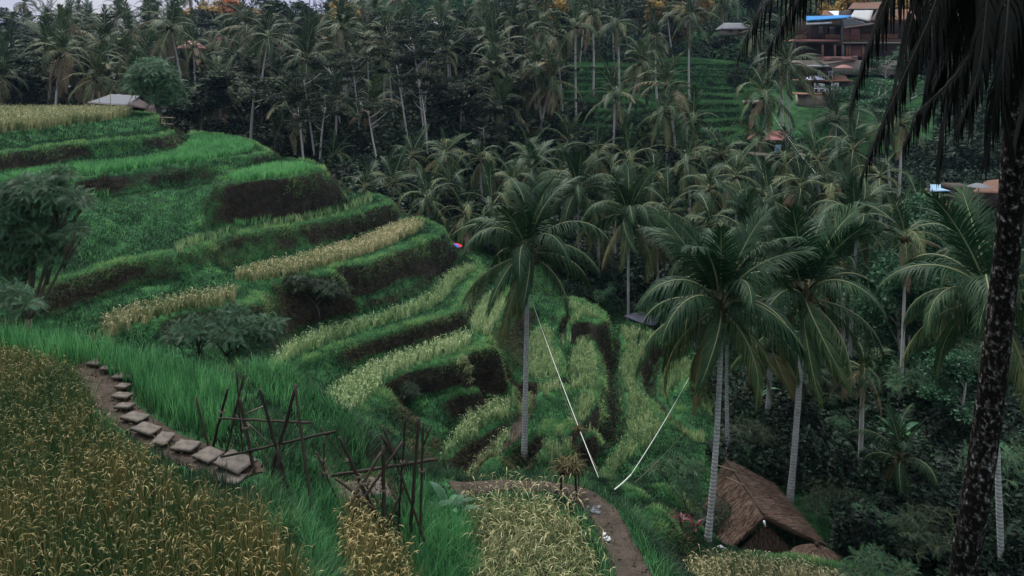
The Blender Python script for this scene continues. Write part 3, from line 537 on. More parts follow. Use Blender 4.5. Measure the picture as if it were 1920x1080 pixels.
def turf(name, n, d0, d1, ht, wd, label, seed, pxa=-60, pxb=2060, maxd=None):
    x, y = scatter(n, d0, d1, pxa, pxb); m = (x > X0 + 1) & (x < X1 - 1) & (y < Y1 - 1); x, y = x[m], y[m]; m = open_ground(x, y); x, y = x[m], y[m]
    s = slope(x, y); patch = fbm(x, y, 3.0, 41); sw = fbm(x, y, 1.1, 43)
    px = 960 + F0 * x / y
    jung = np.clip((px - 1330) / 60, 0, 1) * np.clip((y - 27) / 3, 0, 1)        # the valley floor belongs to the undergrowth
    bare = np.maximum(np.clip((s - .7) / .5, 0, 1) * np.clip((patch - .42) / .12, 0, 1), .8 * np.clip((s - .25) / .15, 0, 1) * np.clip((sw - .56) / .06, 0, 1)) * np.clip(1 - convex(x, y) * 1.5, 0, 1)
    bare *= 1 - .85 * np.clip((px - 985) / 30, 0, 1) * (y > 30) * (y < 50)
    keep = R.random(len(x)) < (1 - .8 * bare) * (1 - .85 * jung); x, y, s, patch, sw, bare, px = (a[keep] for a in (x, y, s, patch, sw, bare, px))
    h = ht * (.55 + .9 * sw) * R.uniform(.6, 1.3, len(x)) * (1 + .25 * np.clip(s, 0, 1.5))
    # lip: brighter, fuller growth at the edge of a shelf
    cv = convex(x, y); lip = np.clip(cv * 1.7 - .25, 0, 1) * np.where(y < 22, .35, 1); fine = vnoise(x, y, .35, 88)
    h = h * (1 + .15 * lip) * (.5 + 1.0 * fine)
    tn = .29 - .27 * np.clip((s - .35) / .8, 0, 1) * (1 - lip) + .5 * (patch - .5) + .5 * (sw - .5) + .45 * (fine - .5) + .46 * lip + .20 * np.clip(cv, -1, 0) + R.normal(0, .12, len(x)) + (R.random(len(x)) < .03) * .3 + .12 * np.clip((s - .3) / .5, 0, 1) * (px > 990) * (px < 1330) * (y > 30) * (y < 50) * (1 - lip)  # steep banks get a darker grass tint, shading put into the colour
    sxx = np.interp(x, gx, gx) * 0; i = np.clip(((x - X0) / DX).astype(int), 0, len(gx) - 1); j = np.clip(((y - Y0) / DX).astype(int), 0, len(gy) - 1)
    down = np.arctan2(-SY[j, i], -SX[j, i]); az = down + R.normal(0, 1.1, len(x))
    g = Geo(); P0 = np.stack([x, y, Hn(x, y) - .02], -1)
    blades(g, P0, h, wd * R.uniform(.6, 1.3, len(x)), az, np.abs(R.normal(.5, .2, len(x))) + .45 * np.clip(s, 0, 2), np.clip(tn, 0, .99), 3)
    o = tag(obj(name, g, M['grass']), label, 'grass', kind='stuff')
    # dry weeds hanging on the bare banks
    k = bare > .2; k &= R.random(len(x)) < .9
    return o
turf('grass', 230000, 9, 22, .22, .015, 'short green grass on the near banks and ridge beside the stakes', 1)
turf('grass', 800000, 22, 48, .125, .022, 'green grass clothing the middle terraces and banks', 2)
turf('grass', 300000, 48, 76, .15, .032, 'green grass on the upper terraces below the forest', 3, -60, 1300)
def hanging(n, d0, d1, ht, wd):
    x, y = scatter(n, d0, d1, -40, 1300); m = (x > X0 + 1) & (x < X1 - 1) & (y < Y1 - 1); x, y = x[m], y[m]; s = slope(x, y); patch = fbm(x, y, 3.0, 41)
    k = (s > .75) & ~((960 + F0 * x / y > 1000) & (y < 50) & (R.random(len(x)) < .75)) & (R.random(len(x)) < np.clip((patch - .3) * 5, .15, 1)); x, y = x[k], y[k]; i = np.clip(((x - X0) / DX).astype(int), 0, len(gx) - 1); j = np.clip(((y - Y0) / DX).astype(int), 0, len(gy) - 1)
    az = np.arctan2(-SY[j, i], -SX[j, i]) + R.normal(0, .5, len(x)); g = Geo()
    blades(g, np.stack([x, y, Hn(x, y) + .05], -1), ht * R.uniform(.4, 1.3, len(x)), wd, az, R.uniform(1.4, 2.3, len(x)), np.clip(R.normal(.4, .22, len(x)), 0, 1), 3)
    return tag(obj('dry_weeds', g, M['dryweed']), 'brown dry weeds hanging down the bare terrace walls', 'weeds', kind='stuff')
hanging(330000, 20, 70, .30, .025)
# long grass tufts on the near ridge and in the foreground gullies
def tallgrass(pts, h, n, ht, wd, label, tint, it=2, lean=.55):
    p = poly(pts, h, it); x, y = fill(p, n); k = open_ground(x, y); x, y = x[k], y[k]; g = Geo(); m_ = len(x)
    cl = fbm(x, y, .5, 91); az = R.uniform(0, 6.28, m_)
    blades(g, np.stack([x, y, H(x, y) - .03], -1), ht * (.35 + 1.1 * cl) * R.uniform(.7, 1.2, m_), wd * R.uniform(.6, 1.3, m_), az, np.abs(R.normal(lean, .25, m_)), np.clip(tint + (cl - .5) * .7 + R.normal(0, .12, m_), 0, 1), 4)
    return tag(obj('tall_grass', g, M['paddy']), label, 'grass', kind='stuff')
tallgrass([(760,930,8.8),(830,930,8.8),(880,990),(905,1060),(895,1300),(800,1300,8.8),(770,1100,8.5),(750,1010,8.3)], 9.1, 800, .6, .014, 'long bright green grass between the brown clump and the straw', .5)
tallgrass([(520,900,7.1),(600,880,7.3),(650,920,7.6),(640,1000,7.6),(640,1080,7.6),(680,1300,7.7),(620,1300,7.0),(560,1000,6.9)], 7.3, 700, .5, .014, 'rich green grass strip at the edge of the brown rice field', .42)
tallgrass([(455,690,6.7),(560,712,6.9),(600,742,7.1),(700,850,7.8),(640,850,7.6),(560,800,7.2),(480,760,6.9)], 7, 420, .42, .014, 'shaggy green grass on the ridge behind the bamboo stakes', .55)
tallgrass([(1085,960),(1120,1020),(1150,1090),(1190,1300),(1150,1300),(1110,1090),(1085,1010)], 9.2, 700, .38, .013, 'narrow strip of green grass left of the mud path', .5)
tallgrass([(1150,940),(1190,985),(1240,1060),(1300,1180),(1330,1300),(1260,1300),(1200,1080),(1160,1000),(1130,950)], 9.2, 500, .32, .013, 'green grass bund right of the mud path', .6)

def step_rice():
    n = 420000; y = 96 + 48 * R.random(n); px = R.uniform(985, 1405, n); x = (px - 960) / F0 * y; e = .5
    s = np.hypot(terr(x + e, y) - terr(x - e, y), terr(x, y + e) - terr(x, y - e)) / (2 * e); z = H(x, y); v = vnoise(x, y, 3, 61); g = Geo()
    flat = s < .42; k = R.random(n) < np.where(flat, 1, .55)
    tn = np.where(flat, .56 + .3 * (v - .5), .12) + R.normal(0, .1, n); x, y, z, tn, flat = (a[k] for a in (x, y, z, tn, flat))
    blades(g, np.stack([x, y, z - .02], -1), np.where(flat, .5, .3) * R.uniform(.6, 1.2, len(x)), .07, R.uniform(0, 6.28, len(x)), np.abs(R.normal(.5, .2, len(x))), np.clip(tn, 0, 1), 2)
    tag(obj('rice_crop', g, M['grass']), 'dull green rice on the narrow steps of the far slope, behind the white-trunked palms', 'rice', kind='stuff')
step_rice()

# twigs, fallen leaves and clods on the mud paths
def debris():
    rng = np.random.default_rng(12); g = Geo(); g2 = Geo()
    for i, (c, w_) in enumerate(PATHS):
        n = 420 if c[:, 1].mean() < 22 else 60; k = rng.integers(len(c), size=n); q = c[k] + rng.normal(0, w_ * .5, (n, 2)); z = H(q[:, 0], q[:, 1]) + .045
        blades(g, np.stack([q[:, 0], q[:, 1], z], -1), rng.uniform(.05, .22, n), .012, rng.uniform(0, 6.28, n), np.full(n, 1.45), rng.uniform(.1, 1, n), 2)
        for j in range(n // 3): g2.ball((q[j, 0], q[j, 1], z[j] - .02), rng.uniform(.012, .035), 4, float(rng.uniform(0, 1)))
    tag(obj('leaf_litter', g, M['dryweed']), 'dry twigs and fallen leaves strewn over the mud paths', 'litter', kind='stuff'); tag(obj('clods', g2, M['mud']), 'small clods and pebbles on the mud paths', 'pebbles', kind='stuff')
debris()
# ------------------------------------------------------------------ palms
UP = np.array([0, 0, 1.])
def catmull(pts, n):
    p = np.asarray(pts, float); s = np.r_[0, np.cumsum(np.linalg.norm(np.diff(p, axis=0), axis=1))]; s /= s[-1]; q = np.vstack([2 * p[0] - p[1], p, 2 * p[-1] - p[-2]])
    out = []
    for u in np.linspace(0, 1, n):
        k = min(np.searchsorted(s, u, 'right') - 1, len(p) - 2); t = (u - s[k]) / (s[k + 1] - s[k]); a, b, c, d = q[k:k + 4]
        out.append(.5 * ((2 * b) + (c - a) * t + (2 * a - 5 * b + 4 * c - d) * t * t + (3 * b - a - 3 * c + d) * t ** 3))
    return np.array(out)
def arch(L, e0, bend, n=14):
    s = np.linspace(0, 1, n); e = np.radians(e0 - bend * s ** 1.25); d = L / (n - 1); em = (e[1:] + e[:-1]) / 2
    return np.stack([np.r_[0, np.cumsum(np.cos(em) * d)], np.zeros(n), np.r_[0, np.cumsum(np.sin(em) * d)]], -1)
def frond(g, curve, pairs, ll, lw, droop, tint, rng, rr=.03, lsegs=2, gap=0., mats=(0, 1), start=.14, side=None):
    """a feather leaf along a midrib curve; droop = how far the leaflets hang"""
    n = len(curve); S = np.r_[0, np.cumsum(np.linalg.norm(np.diff(curve, axis=0), axis=1))]; S /= S[-1]
    g.tube(curve, np.interp(np.linspace(0, 1, n), [0, .1, 1], [rr * 1.7, rr, rr * .2]), 4, .6, mats[1], cap=False)
    k = pairs * 2; s = np.repeat(np.linspace(start, 1, pairs), 2) + rng.normal(0, .003, k); s = np.clip(s, 0, 1)
    B = np.stack([np.interp(s, S, curve[:, i]) for i in range(3)], 1)
    T = np.gradient(curve, axis=0); T = np.stack([np.interp(s, S, T[:, i]) for i in range(3)], 1); T /= np.linalg.norm(T, axis=1, keepdims=True)
    sd = np.cross(T, UP) if side is None else np.broadcast_to(side, T.shape).copy(); nn = np.linalg.norm(sd, axis=1, keepdims=True)
    sd = np.where(nn > .15, sd / np.maximum(nn, 1e-6), np.array([0, 1., 0])); sg = np.tile([1., -1.], pairs)[:, None]
    fw = np.radians(np.interp(s, [0, .5, 1], [28, 42, 68]) + rng.normal(0, 6, k))[:, None]; nrm = np.cross(sd, T) 
    nrm *= np.sign(nrm[:, 2:3] + 1e-6)
    D = sg * sd * np.cos(fw) + T * np.sin(fw) + nrm * .22
    L = ll * np.interp(s, [0, .12, .35, .7, 1], [.45, .8, 1, .8, .38]) * rng.uniform(.85, 1.1, k)
    if gap: L *= np.where(rng.random(k) < gap, rng.uniform(.2, .6, k), 1)
    pts = [B]; d = D / np.linalg.norm(D, axis=1, keepdims=True); dr = droop * rng.uniform(.7, 1.3, k)[:, None]
    for j in range(lsegs):
        d = d - UP * dr * (.45 if j == 0 else 1.); d /= np.linalg.norm(d, axis=1, keepdims=True); pts.append(pts[-1] + d * (L / lsegs)[:, None])
    w = np.cross(D, nrm); w /= np.linalg.norm(w, axis=1, keepdims=True) + 1e-9; pw = np.interp(np.linspace(0, 1, lsegs + 1), [0, .35, 1], [.55, 1, .12])
    V = np.stack([q_ for j in range(lsegs + 1) for q_ in (pts[j] - w * lw * pw[j] / 2, pts[j] + w * lw * pw[j] / 2)], 1)
    kk = 2 * (lsegs + 1); b = (np.arange(k) * kk)[:, None] + (np.arange(lsegs) * 2)[None]
    tt = tint + rng.normal(0, .07, k) + np.where(s > .8, .06, 0)
    g.add(V.reshape(-1, 3), np.stack([b, b + 1, b + 3, b + 2], -1).reshape(-1, 4), np.repeat(np.clip(tt, 0, 1), kk), mats[0])
def rotz(a): c, s = math.cos(a), math.sin(a); return np.array([[c, -s, 0], [s, c, 0], [0, 0, 1]])
ELEV = [(84, 30), (74, 66), (60, 92), (44, 100), (26, 92), (6, 78), (-18, 58), (-44, 34)]
TINTS = [.42, .42, .45, .45, .5, .55, .66, .80]
# frond library for the near palms: two of each age
FR = []
for i, (e, b) in enumerate(ELEV):
    for v in range(2):
        rng = np.random.default_rng(100 + i * 2 + v); g = Geo(); L = .92 if i == 0 else 1.
        cv = arch(L, e + rng.normal(0, 3), b * rng.uniform(1.0, 1.35), 16); cv[:, 1] += .06 * rng.normal() * np.linspace(0, 1, 16) ** 2
        frond(g, cv, 74, .30, .0135, [.15, .35, .7, .95, 1.15, 1.3, 1.4, 1.2][i], TINTS[i], rng, .012, 3, .06); FR.append(g.mesh('frond', [M['palm'], M['rachis']]))
def nuts_geo(rng, s=1.):
    g = Geo()
    for k in range(16):
        a = rng.uniform(0, 6.28); g.ball((math.cos(a) * .085 * s, math.sin(a) * .085 * s, rng.uniform(-.14, -.03) * s), (.032 * s, .032 * s, .04 * s), 6, rng.uniform(.2, .8))
    return g
def heart_geo(rng):
    g = Geo(); g.tube([(0, 0, -.16), (0, 0, -.05), (0, 0, .05), (0, 0, .14)], [.045, .075, .055, .02], 8, .4)
    for k in range(22):
        a = rng.uniform(0, 6.28); r = .055; e = rng.uniform(-.9, .9); p = np.array([math.cos(a) * r, math.sin(a) * r, rng.uniform(-.08, .08)])
        q = p + np.array([math.cos(a) * math.cos(e), math.sin(a) * math.cos(e), math.sin(e)]) * rng.uniform(.08, .22); g.tube([p, (p + q) / 2 + [0, 0, .01], q], [.012, .009, .004], 4, rng.uniform(.3, 1))
    return g
HEART = [heart_geo(np.random.default_rng(7 + i)).mesh('heart', M['heart']) for i in range(2)]
NUTS = [nuts_geo(np.random.default_rng(17 + i)).mesh('coconuts', M['nut']) for i in range(2)]
def trunk_geo(base, top, r0, r1, bow=None, n=18, sides=10, seed=0):
    base = np.asarray(base, float); top = np.asarray(top, float); rng = np.random.default_rng(seed); mid = (base + top) / 2 + (rng.normal(0, .025, 3) * np.linalg.norm(top - base) * [1, 1, 0] if bow is None else np.asarray(bow))
    t = np.linspace(0, 1, n)[:, None]; c = base * (1 - t) ** 2 + 2 * mid * t * (1 - t) + top * t ** 2
    rad = np.interp(t[:, 0], [0, .05, .15, 1], [r0 * 1.55, r0 * 1.15, r0, r1]) * (1 + .03 * rng.normal(0, 1, n)); g = Geo(); g.tube(c - base, rad, sides, .5); return g
COUNT = {}
def near_palm(crown, base, d, R_, label, r=.15, nf=34, seed=0, bd=None, group='tall coconut palms in the near valley', skirt=.15, droopy=0., bow=None, name='coconut_palm'):
    """crown and base as photo pixels at distance d; R_ frond length in metres; every frond is a part of the crown"""
    rng = np.random.default_rng(seed + 500); c = P(crown[0], crown[1], d); bx = (base[0] - 960) / F0 * (bd or d); by = bd or d; b = np.array([bx, by, float(H(bx, by)) - .15])
    t = thing(name, label, 'palm tree', b, 0, group); r = r * .7; rt = r * .72; nf = int(nf * .88); R_ = R_ * 1.16
    obj('trunk', trunk_geo(b, c - [0, 0, .1 * R_ / 3.5], r, rt, bow, 22, 12, seed), M['trunk'], t)
    o = obj('crown', HEART[seed % 2], M['heart'], t); o.location = Vector(c - b); o.scale = (R_ * .95,) * 3
    cr = o; nn = obj('coconuts', NUTS[seed % 2], M['nut'], cr); 
    for k in range(nf):
        u = k / (nf - 1); idx = min(7, int(u * 7.2 + rng.normal(0, .25) + droopy * u)); idx = max(0, idx); f = FR[idx * 2 + int(rng.integers(2))]
        q = obj('frond', f, None, cr); s = rng.uniform(.88, 1.1); q.scale = (s, s * rng.uniform(.7, 1.1), s); a = k * 2.399963 + rng.normal(0, .18) + seed
        q.rotation_euler = (rng.normal(0, .22), rng.normal(0, .09), a); q.location = (math.cos(a) * .03, math.sin(a) * .03, .03 - .09 * u)
    cr.scale = (R_,) * 3
    return t
# whole crowns for the distant ones
def crown_mesh(seed, nf=24, pairs=20, lw=.028, old=.3, sag=0.):
    rng = np.random.default_rng(seed); g = Geo()
    for k in range(nf):
        u = k / (nf - 1); idx = int(np.clip(u * 7.4 + rng.normal(0, .5) + sag * u, 0, 7)); e, b = ELEV[idx]; b = b * (1 + .25 * sag); h = Geo()
        if rng.random() < .06: continue
        frond(h, arch(1., e + rng.normal(0, 8), b * rng.uniform(.7, 1.3), 9), pairs, .25, lw, [.12, .2, .35, .5, .65, .8, .9, .8][idx], TINTS[idx] + (rng.random() < old * u) * .25, rng, .014, 2, .05)
        g.merge(h, rotz(k * 2.399963 + rng.normal(0, .3)), (0, 0, .02 - .08 * u), rng.uniform(.72, 1.15))
    for k in range(12):
        a = rng.uniform(0, 6.28); g.ball((math.cos(a) * .07, math.sin(a) * .07, rng.uniform(-.12, 0)), .035, 6, rng.uniform(.1, .5), 2)
    return g
MIDC = [crown_mesh(40 + i, [26, 20, 30, 23, 17, 28, 24][i], 34, .019, .25, [.2, .9, .5, 1.3, .7, 0, 1.][i]).mesh('crown', [M['palm'], M['rachis'], M['heart']]) for i in range(7)]
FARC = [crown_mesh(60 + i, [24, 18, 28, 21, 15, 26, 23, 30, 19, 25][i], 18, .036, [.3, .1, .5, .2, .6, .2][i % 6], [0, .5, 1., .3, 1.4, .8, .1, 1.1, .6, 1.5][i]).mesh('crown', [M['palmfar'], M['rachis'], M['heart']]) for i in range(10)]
LIST = []                                        # (object, region key, px, py) to be labelled at the end
def far_palm(cx, cy, d, R_, bx=None, seed=0, mid=False, r=None, key='forest', mats=None):
    c = P(cx, cy, d); bpx = cx if bx is None else bx; x, y = (bpx - 960) / F0 * d, d + (.4 if bx is None else 0); b = np.array([x, y, float(H(x, y)) - .2])
    if c[2] - b[2] < 1.0: b[2] = c[2] - 1.5
    t = thing('coconut_palm', None, 'palm tree', b); r = r or .13; seed = int(seed)
    obj('trunk', trunk_geo(b, c - [0, 0, .08 * R_], r, r * .75, None, 10, 7, seed), M['trunkfar'], t)
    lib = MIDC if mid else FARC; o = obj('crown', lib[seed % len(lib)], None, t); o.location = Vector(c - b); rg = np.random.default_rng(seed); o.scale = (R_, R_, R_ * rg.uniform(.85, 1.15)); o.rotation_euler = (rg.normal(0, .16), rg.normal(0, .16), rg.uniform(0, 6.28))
    LIST.append((t, key, cx, cy, d)); return t
# ---- the big ones
near_palm((990, 470), (983, 888), 35.0, 3.25, 'tall bare-trunked coconut palm standing alone in the middle of the lower rice plots', .17, 30, 1, bow=(0, 0, 0))
near_palm((1352, 572), (1326, 1030), 26.0, 2.95, 'big drooping coconut palm whose pale trunk crosses the left edge of the thatched hut', .15, 32, 2, bow=(.2, 0, 0), droopy=.4)
near_palm((1366, 590), (1368, 880), 34.0, 3.0, 'coconut palm whose thin trunk rises right behind the peak of the thatched hut', .13, 22, 3, bow=(-.2, 0, 0), droopy=.6)
near_palm((1508, 552), (1480, 975), 31.5, 3.45, 'wide coconut palm whose white ringed trunk rises behind the right slope of the thatched hut', .18, 30, 4, bow=(.1, 0, 0))
near_palm((1858, 552), (1880, 905), 25.0, 3.1, 'coconut palm with low arching fronds partly behind the dark blotched trunk', .14, 26, 5)
near_palm((1445, 640), (1437, 830), 38.0, 2.7, 'short-crowned palm whose trunk stands between the twin-trunked palm and the white ringed one', .19, 20, 6, droopy=1.2)
near_palm((1178, 402), (1178, 592), 56.0, 3.3, 'coconut palm with straight white trunk rising behind the slate tarpaulin', .14, 28, 7, bow=(0, 0, 0))
near_palm((1610, 415), (1594, 700), 46.0, 3.0, 'coconut palm with reddish hanging flower stalks right of the wide ringed palm', .16, 26, 8)
near_palm((1400, 440), (1400, 650), 50.0, 3.2, 'coconut palm with upright plume just above the twin-trunked palm', .14, 26, 9)
near_palm((1085, 355), (1088, 560), 62.0, 3.3, 'coconut palm behind and right of the lone central palm, its trunk thin and pale', .13, 26, 10)
near_palm((1690, 860), (1690, 930), 31., 1.9, 'low palm seedling with feathery leaves in the dark thicket', .08, 14, 12)
# thin pale trunks standing in the thicket
for i, (cx, cy, bx, by, d, R_) in enumerate([(1698, 445, 1688, 865, 40, 2.6), (1290, 560, 1300, 690, 58, 2.6), (1618, 690, 1610, 935, 33, 1.6), (1000, 315, 1000, 420, 72, 3.4)]):
    far_palm(cx, cy, d, R_, bx, 300 + i, True, .10, 'thicket')
# ---- palms picked out one by one on the far side: crown x, crown y, base x, distance, frond length
HERO = [(835,288,848,74,3.2),(900,298,906,76,3.3),(1003,128,1018,96,4.2),(1040,62,1057,100,4.6),(1079,50,1081,102,4.3),(1157,42,1157,106,4.6),(1202,118,1163,100,4.0),(926,132,955,98,4.2),(838,96,856,104,4.4),
 (970,185,975,100,3.0),(1295,28,1293,124,4.6),(700,192,715,94,4.2),(655,55,665,150,6.5),(1020,30,1020,125,5.2),(985,18,985,128,5.),(905,70,915,120,5),(1110,25,1112,125,5),(1230,70,1233,122,4.0),(1435,178,1433,88,4.6),(1478,118,1475,90,5.0),
 (1568,222,1570,96,4.2),(1462,110,1470,98,4.6),(1690,230,1683,72,3.0),(1655,240,1672,74,3.0),(1475,295,1475,80,4.0),(1600,280,1602,74,4.2),(1290,300,1292,76,4.2),(1225,330,1230,78,4.0),(1355,290,1358,78,4.2),(1180,300,1182,80,4.0),(1120,290,1122,84,3.8),(1065,265,1066,90,3.6),
 (1245,210,1248,88,3.8),(1300,225,1303,88,3.8),(1425,262,1428,84,3.8),(1535,300,1538,76,3.8),(1330,355,1333,66,3.4),(1255,395,1258,66,3.4),(1500,352,1503,64,3.6),(1440,372,1442,62,3.4),(1560,362,1562,60,3.4),(1650,330,1652,68,3.2),(1050,325,1053,78,3.6),(990,290,992,82,3.4),(945,250,948,90,3.6),(1335,420,1337,58,3.2),
 (1380,330,1383,70,3.4),(1210,255,1212,92,3.4),(1725,395,1722,56,3.0),(1830,470,1830,44,3.2),(1760,560,1762,40,2.4),(1150,350,1152,66,3.0),(1010,240,1012,96,3.2),(1160,235,1162,95,3.),(1120,400,1122,62,2.8),(1230,450,1232,58,2.8),(1300,470,1302,54,2.8),(1405,520,1407,46,2.6),(1580,500,1582,46,2.8),(1460,470,1462,50,2.8),(622,296,624,80,3.2),(735,345,741,70,3.2),(800,372,806,65,3.0),(684,352,688,69,2.8),(772,292,778,80,3.6),(872,402,876,61,2.8),(925,385,930,61,3.0),(962,340,965,69,3.2),(845,345,850,70,3.0)]
for i, (cx, cy, bx, d, R_) in enumerate(HERO): far_palm(cx, cy, d, R_, bx, i * 7 + 3, d < 90, .13 if d < 90 else .17, 'hero')
# ---- broadleaf trees and shrubs
def tree_geo(hh, sp, seed, style='round', nl=5000, ls=.2, r=.14, forks=5):
    """trunk with limbs + a crown of loose leaf clumps; returns two geometries"""
    rng = np.random.default_rng(seed); tr = Geo(); cw = Geo(); tips = []
    top = hh * (.62 if style != 'flat' else .82); lean = rng.normal(0, .05, 2) * hh; c = np.array([[0, 0, 0], [lean[0] * .3, lean[1] * .3, top * .5], [lean[0], lean[1], top]]); tr.tube(catmull(c, 8), np.linspace(r, r * .5, 8), 7, .5)
    for k in range(forks + 3):
        u = rng.uniform(.35 if style == 'round' else .6, 1); p = c[0] * 0 + catmull(c, 20)[int(u * 19)]; a = rng.uniform(0, 6.28); L = sp * rng.uniform(.5, 1.) * (1.1 - .4 * u if style == 'round' else 1)
        e = rng.uniform(.3, 1.1) if style == 'round' else rng.uniform(.1, .6); q = p + L * np.array([math.cos(a) * math.cos(e), math.sin(a) * math.cos(e), math.sin(e)]); m = (p + q) / 2 + [0, 0, .1 * L]
        tr.tube(catmull([p, m, q], 6), np.linspace(r * .42, r * .1, 6), 5, .5); tips += [q, m]
        for j in range(3):
            a2 = a + rng.normal(0, .9); q2 = m + (q - m) * rng.random() + L * .45 * np.array([math.cos(a2), math.sin(a2), rng.uniform(0, .8)]); tr.tube([m, (m + q2) / 2 + [0, 0, .05 * L], q2], [r * .2, r * .14, r * .06], 4, .5); tips.append(q2)
    tips = np.array(tips); k = rng.integers(len(tips), size=nl); cl = rng.uniform(.5, 1., len(tips)) * sp * .36; off = rng.normal(0, 1, (nl, 3)); off /= np.maximum(np.linalg.norm(off, axis=1, keepdims=True), .3); off *= rng.random((nl, 1)) ** .4
    off *= cl[k][:, None] * np.array([1, 1, .28 if style == 'flat' else .7]); Pc = tips[k] + off; ct = rng.normal(0, .13, len(tips))
    leaves(cw, Pc, ls * rng.uniform(.6, 1.3, nl), np.clip(.42 + ct[k] + rng.normal(0, .13, nl), 0, 1), 0, .5, .5, rng); return tr, cw
def lib(n, mat, bark, *a, **k):
    o = []
    for i in range(n):
        t, c = tree_geo(*a, seed=k['seed'] + i, **{x: y for x, y in k.items() if x != 'seed'}); o.append((t.mesh('trunk', M[bark]), c.mesh('crown', M[mat])))
    return o
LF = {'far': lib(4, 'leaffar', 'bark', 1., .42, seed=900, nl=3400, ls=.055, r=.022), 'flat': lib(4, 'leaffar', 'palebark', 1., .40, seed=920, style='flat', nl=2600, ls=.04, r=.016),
      'gold': lib(2, 'leafgold', 'bark', 1., .42, seed=940, nl=3000, ls=.06, r=.02), 'red': lib(1, 'leafred', 'bark', 1., .42, seed=950, nl=3000, ls=.06, r=.02),
      'mid': lib(4, 'leaf', 'palebark', 1., .42, seed=960, nl=7000, ls=.034, r=.02), 'midflat': lib(3, 'leaf', 'palebark', 1., .48, seed=980, style='flat', nl=6500, ls=.03, r=.018)}
def tree(kind, px, ytop, d, h, label=None, cat='tree', seed=0, wid=1., key='tree', name='tree', base=None, group=None):
    x, y = (px - 960) / F0 * d, d; z = float(H(x, y)) - .1 if base is None else base
    if ytop is not None: h = ZC - (ytop - HOR) / F0 * d - z
    t = thing(name, label, cat, (x, y, z), (seed * 1.7) % 6.28, group); a, b = LF[kind][seed % len(LF[kind])]
    for nm, me in (('trunk', a), ('crown', b)): o = obj(nm, me, None, t); o.scale = (h * wid, h * wid, h)
    if label is None: LIST.append((t, key, px, ytop if ytop is not None else HOR + (ZC - z - h) / d * F0, d))
    return t
# feathery pale-trunked trees on the far slope
for i, (px, yt, d, wd) in enumerate([(588,150,88,.5),(795,78,96,.5),(770,112,94,.5),(748,60,98,.6),(720,75,110,.7),(640,215,84,.6),(690,235,80,.6),(662,300,74,.5),(805,150,97,.4),(870,330,70,.5),(560,95,120,.6),(830,40,120,.7)]):
    pass
for i, (tx, ty, bx_, d, cw_) in enumerate([(570,150,592,84,3.2),(775,84,799,90,3.6),(744,122,770,88,3.4),(786,150,802,87,3.0),(800,104,799,95,3.6),(690,205,714,80,3.0),(622,128,642,92,3.6),(482,112,502,106,4.2),(872,160,862,92,3.4),(726,60,742,104,4.4),(530,70,545,118,4.6),(940,196,957,90,2.6),(660,110,676,100,4.0),(835,60,850,108,4.4),(560,215,571,80,2.4),(610,200,600,82,2.6)]):
    c = P(tx, ty, d); x = (bx_ - 960) / F0 * d; b = np.array([x, d, float(H(x, d)) - .2]); t = thing('slender_tree', None, 'tree', b); g = trunk_geo(b, c, .12, .06, None, 12, 7, i); rg = np.random.default_rng(i)
    for k in range(7):
        u = rg.uniform(.6, 1); p = (c - b) * u; a = rg.uniform(0, 6.28); q = p + np.array([math.cos(a), math.sin(a), .75]) * cw_ * rg.uniform(.3, .6); g.tube(catmull([p, (p + q) / 2 + [0, 0, -.1], q], 5), np.linspace(.05, .02, 5), 5, .5)
    obj('trunk', g, M['trunkfar'], t); a_, b_ = LF['flat'][i % 4]
    for k in range(2): o = obj('crown', b_, None, t); s_ = cw_ * (2.1 - .6 * k); o.scale = (s_, s_, s_ * .75); o.location = Vector(c - b + [(-.5 + rg.random()) * cw_ * k, (-.5 + rg.random()) * cw_ * k, -.55 * s_ - k * cw_ * .35]); o.rotation_euler = (0, 0, rg.uniform(0, 6))
    LIST.append((t, 'pale', tx, ty, d))
for i, (px, yt, d, wd, k) in enumerate([(1700,330,52,.9,'mid'),(1690,420,42,.8,'mid'),(1760,355,50,.7,'mid'),(1640,150,100,1.1,'midflat'),(1590,160,104,1.,'midflat'),(1690,175,92,1.,'midflat'),(1660,95,112,1.0,'midflat'),(1560,120,112,.7,'mid'),(1080,160,104,.8,'far'),(1170,190,92,.9,'mid'),(1270,150,112,.7,'mid'),(1380,110,118,.7,'far'),(1700,560,42,.9,'mid'),(1240,520,52,.8,'mid'),(1130,520,56,.8,'mid'),(1560,640,44,.9,'mid'),(1800,640,36,1.,'mid'),(860,330,68,.9,'far')]):
    tree(k, px, yt, d, 0, seed=i + 3, wid=wd, key='leafy')
for i, (px, yt, d, k) in enumerate([(400,-18,230,'gold'),(438,-14,225,'red'),(470,8,222,'gold'),(640,-14,205,'gold'),(980,0,180,'gold'),(1240,-6,172,'gold'),(1320,-14,176,'gold'),(1540,-14,176,'gold'),(1600,-18,172,'gold'),(1660,-10,170,'gold'),(1710,-16,172,'gold'),(1690,-34,146,'gold'),(1725,-30,147,'gold'),(1590,-40,150,'gold'),(1560,-30,150,'gold'),(385,-12,186,'gold'),(450,-16,184,'red'),(350,-4,186,'gold'),(500,-6,180,'gold'),(655,-26,170,'gold'),(1250,-24,152,'gold'),(1010,-24,150,'gold'),(1030,-6,182,'red'),(345,8,235,'gold')]):
    tree(k, px, yt, d, 0, seed=i, wid=.9, key='gold')  # hilltop trees carry the warm sunlight in their leaf colour
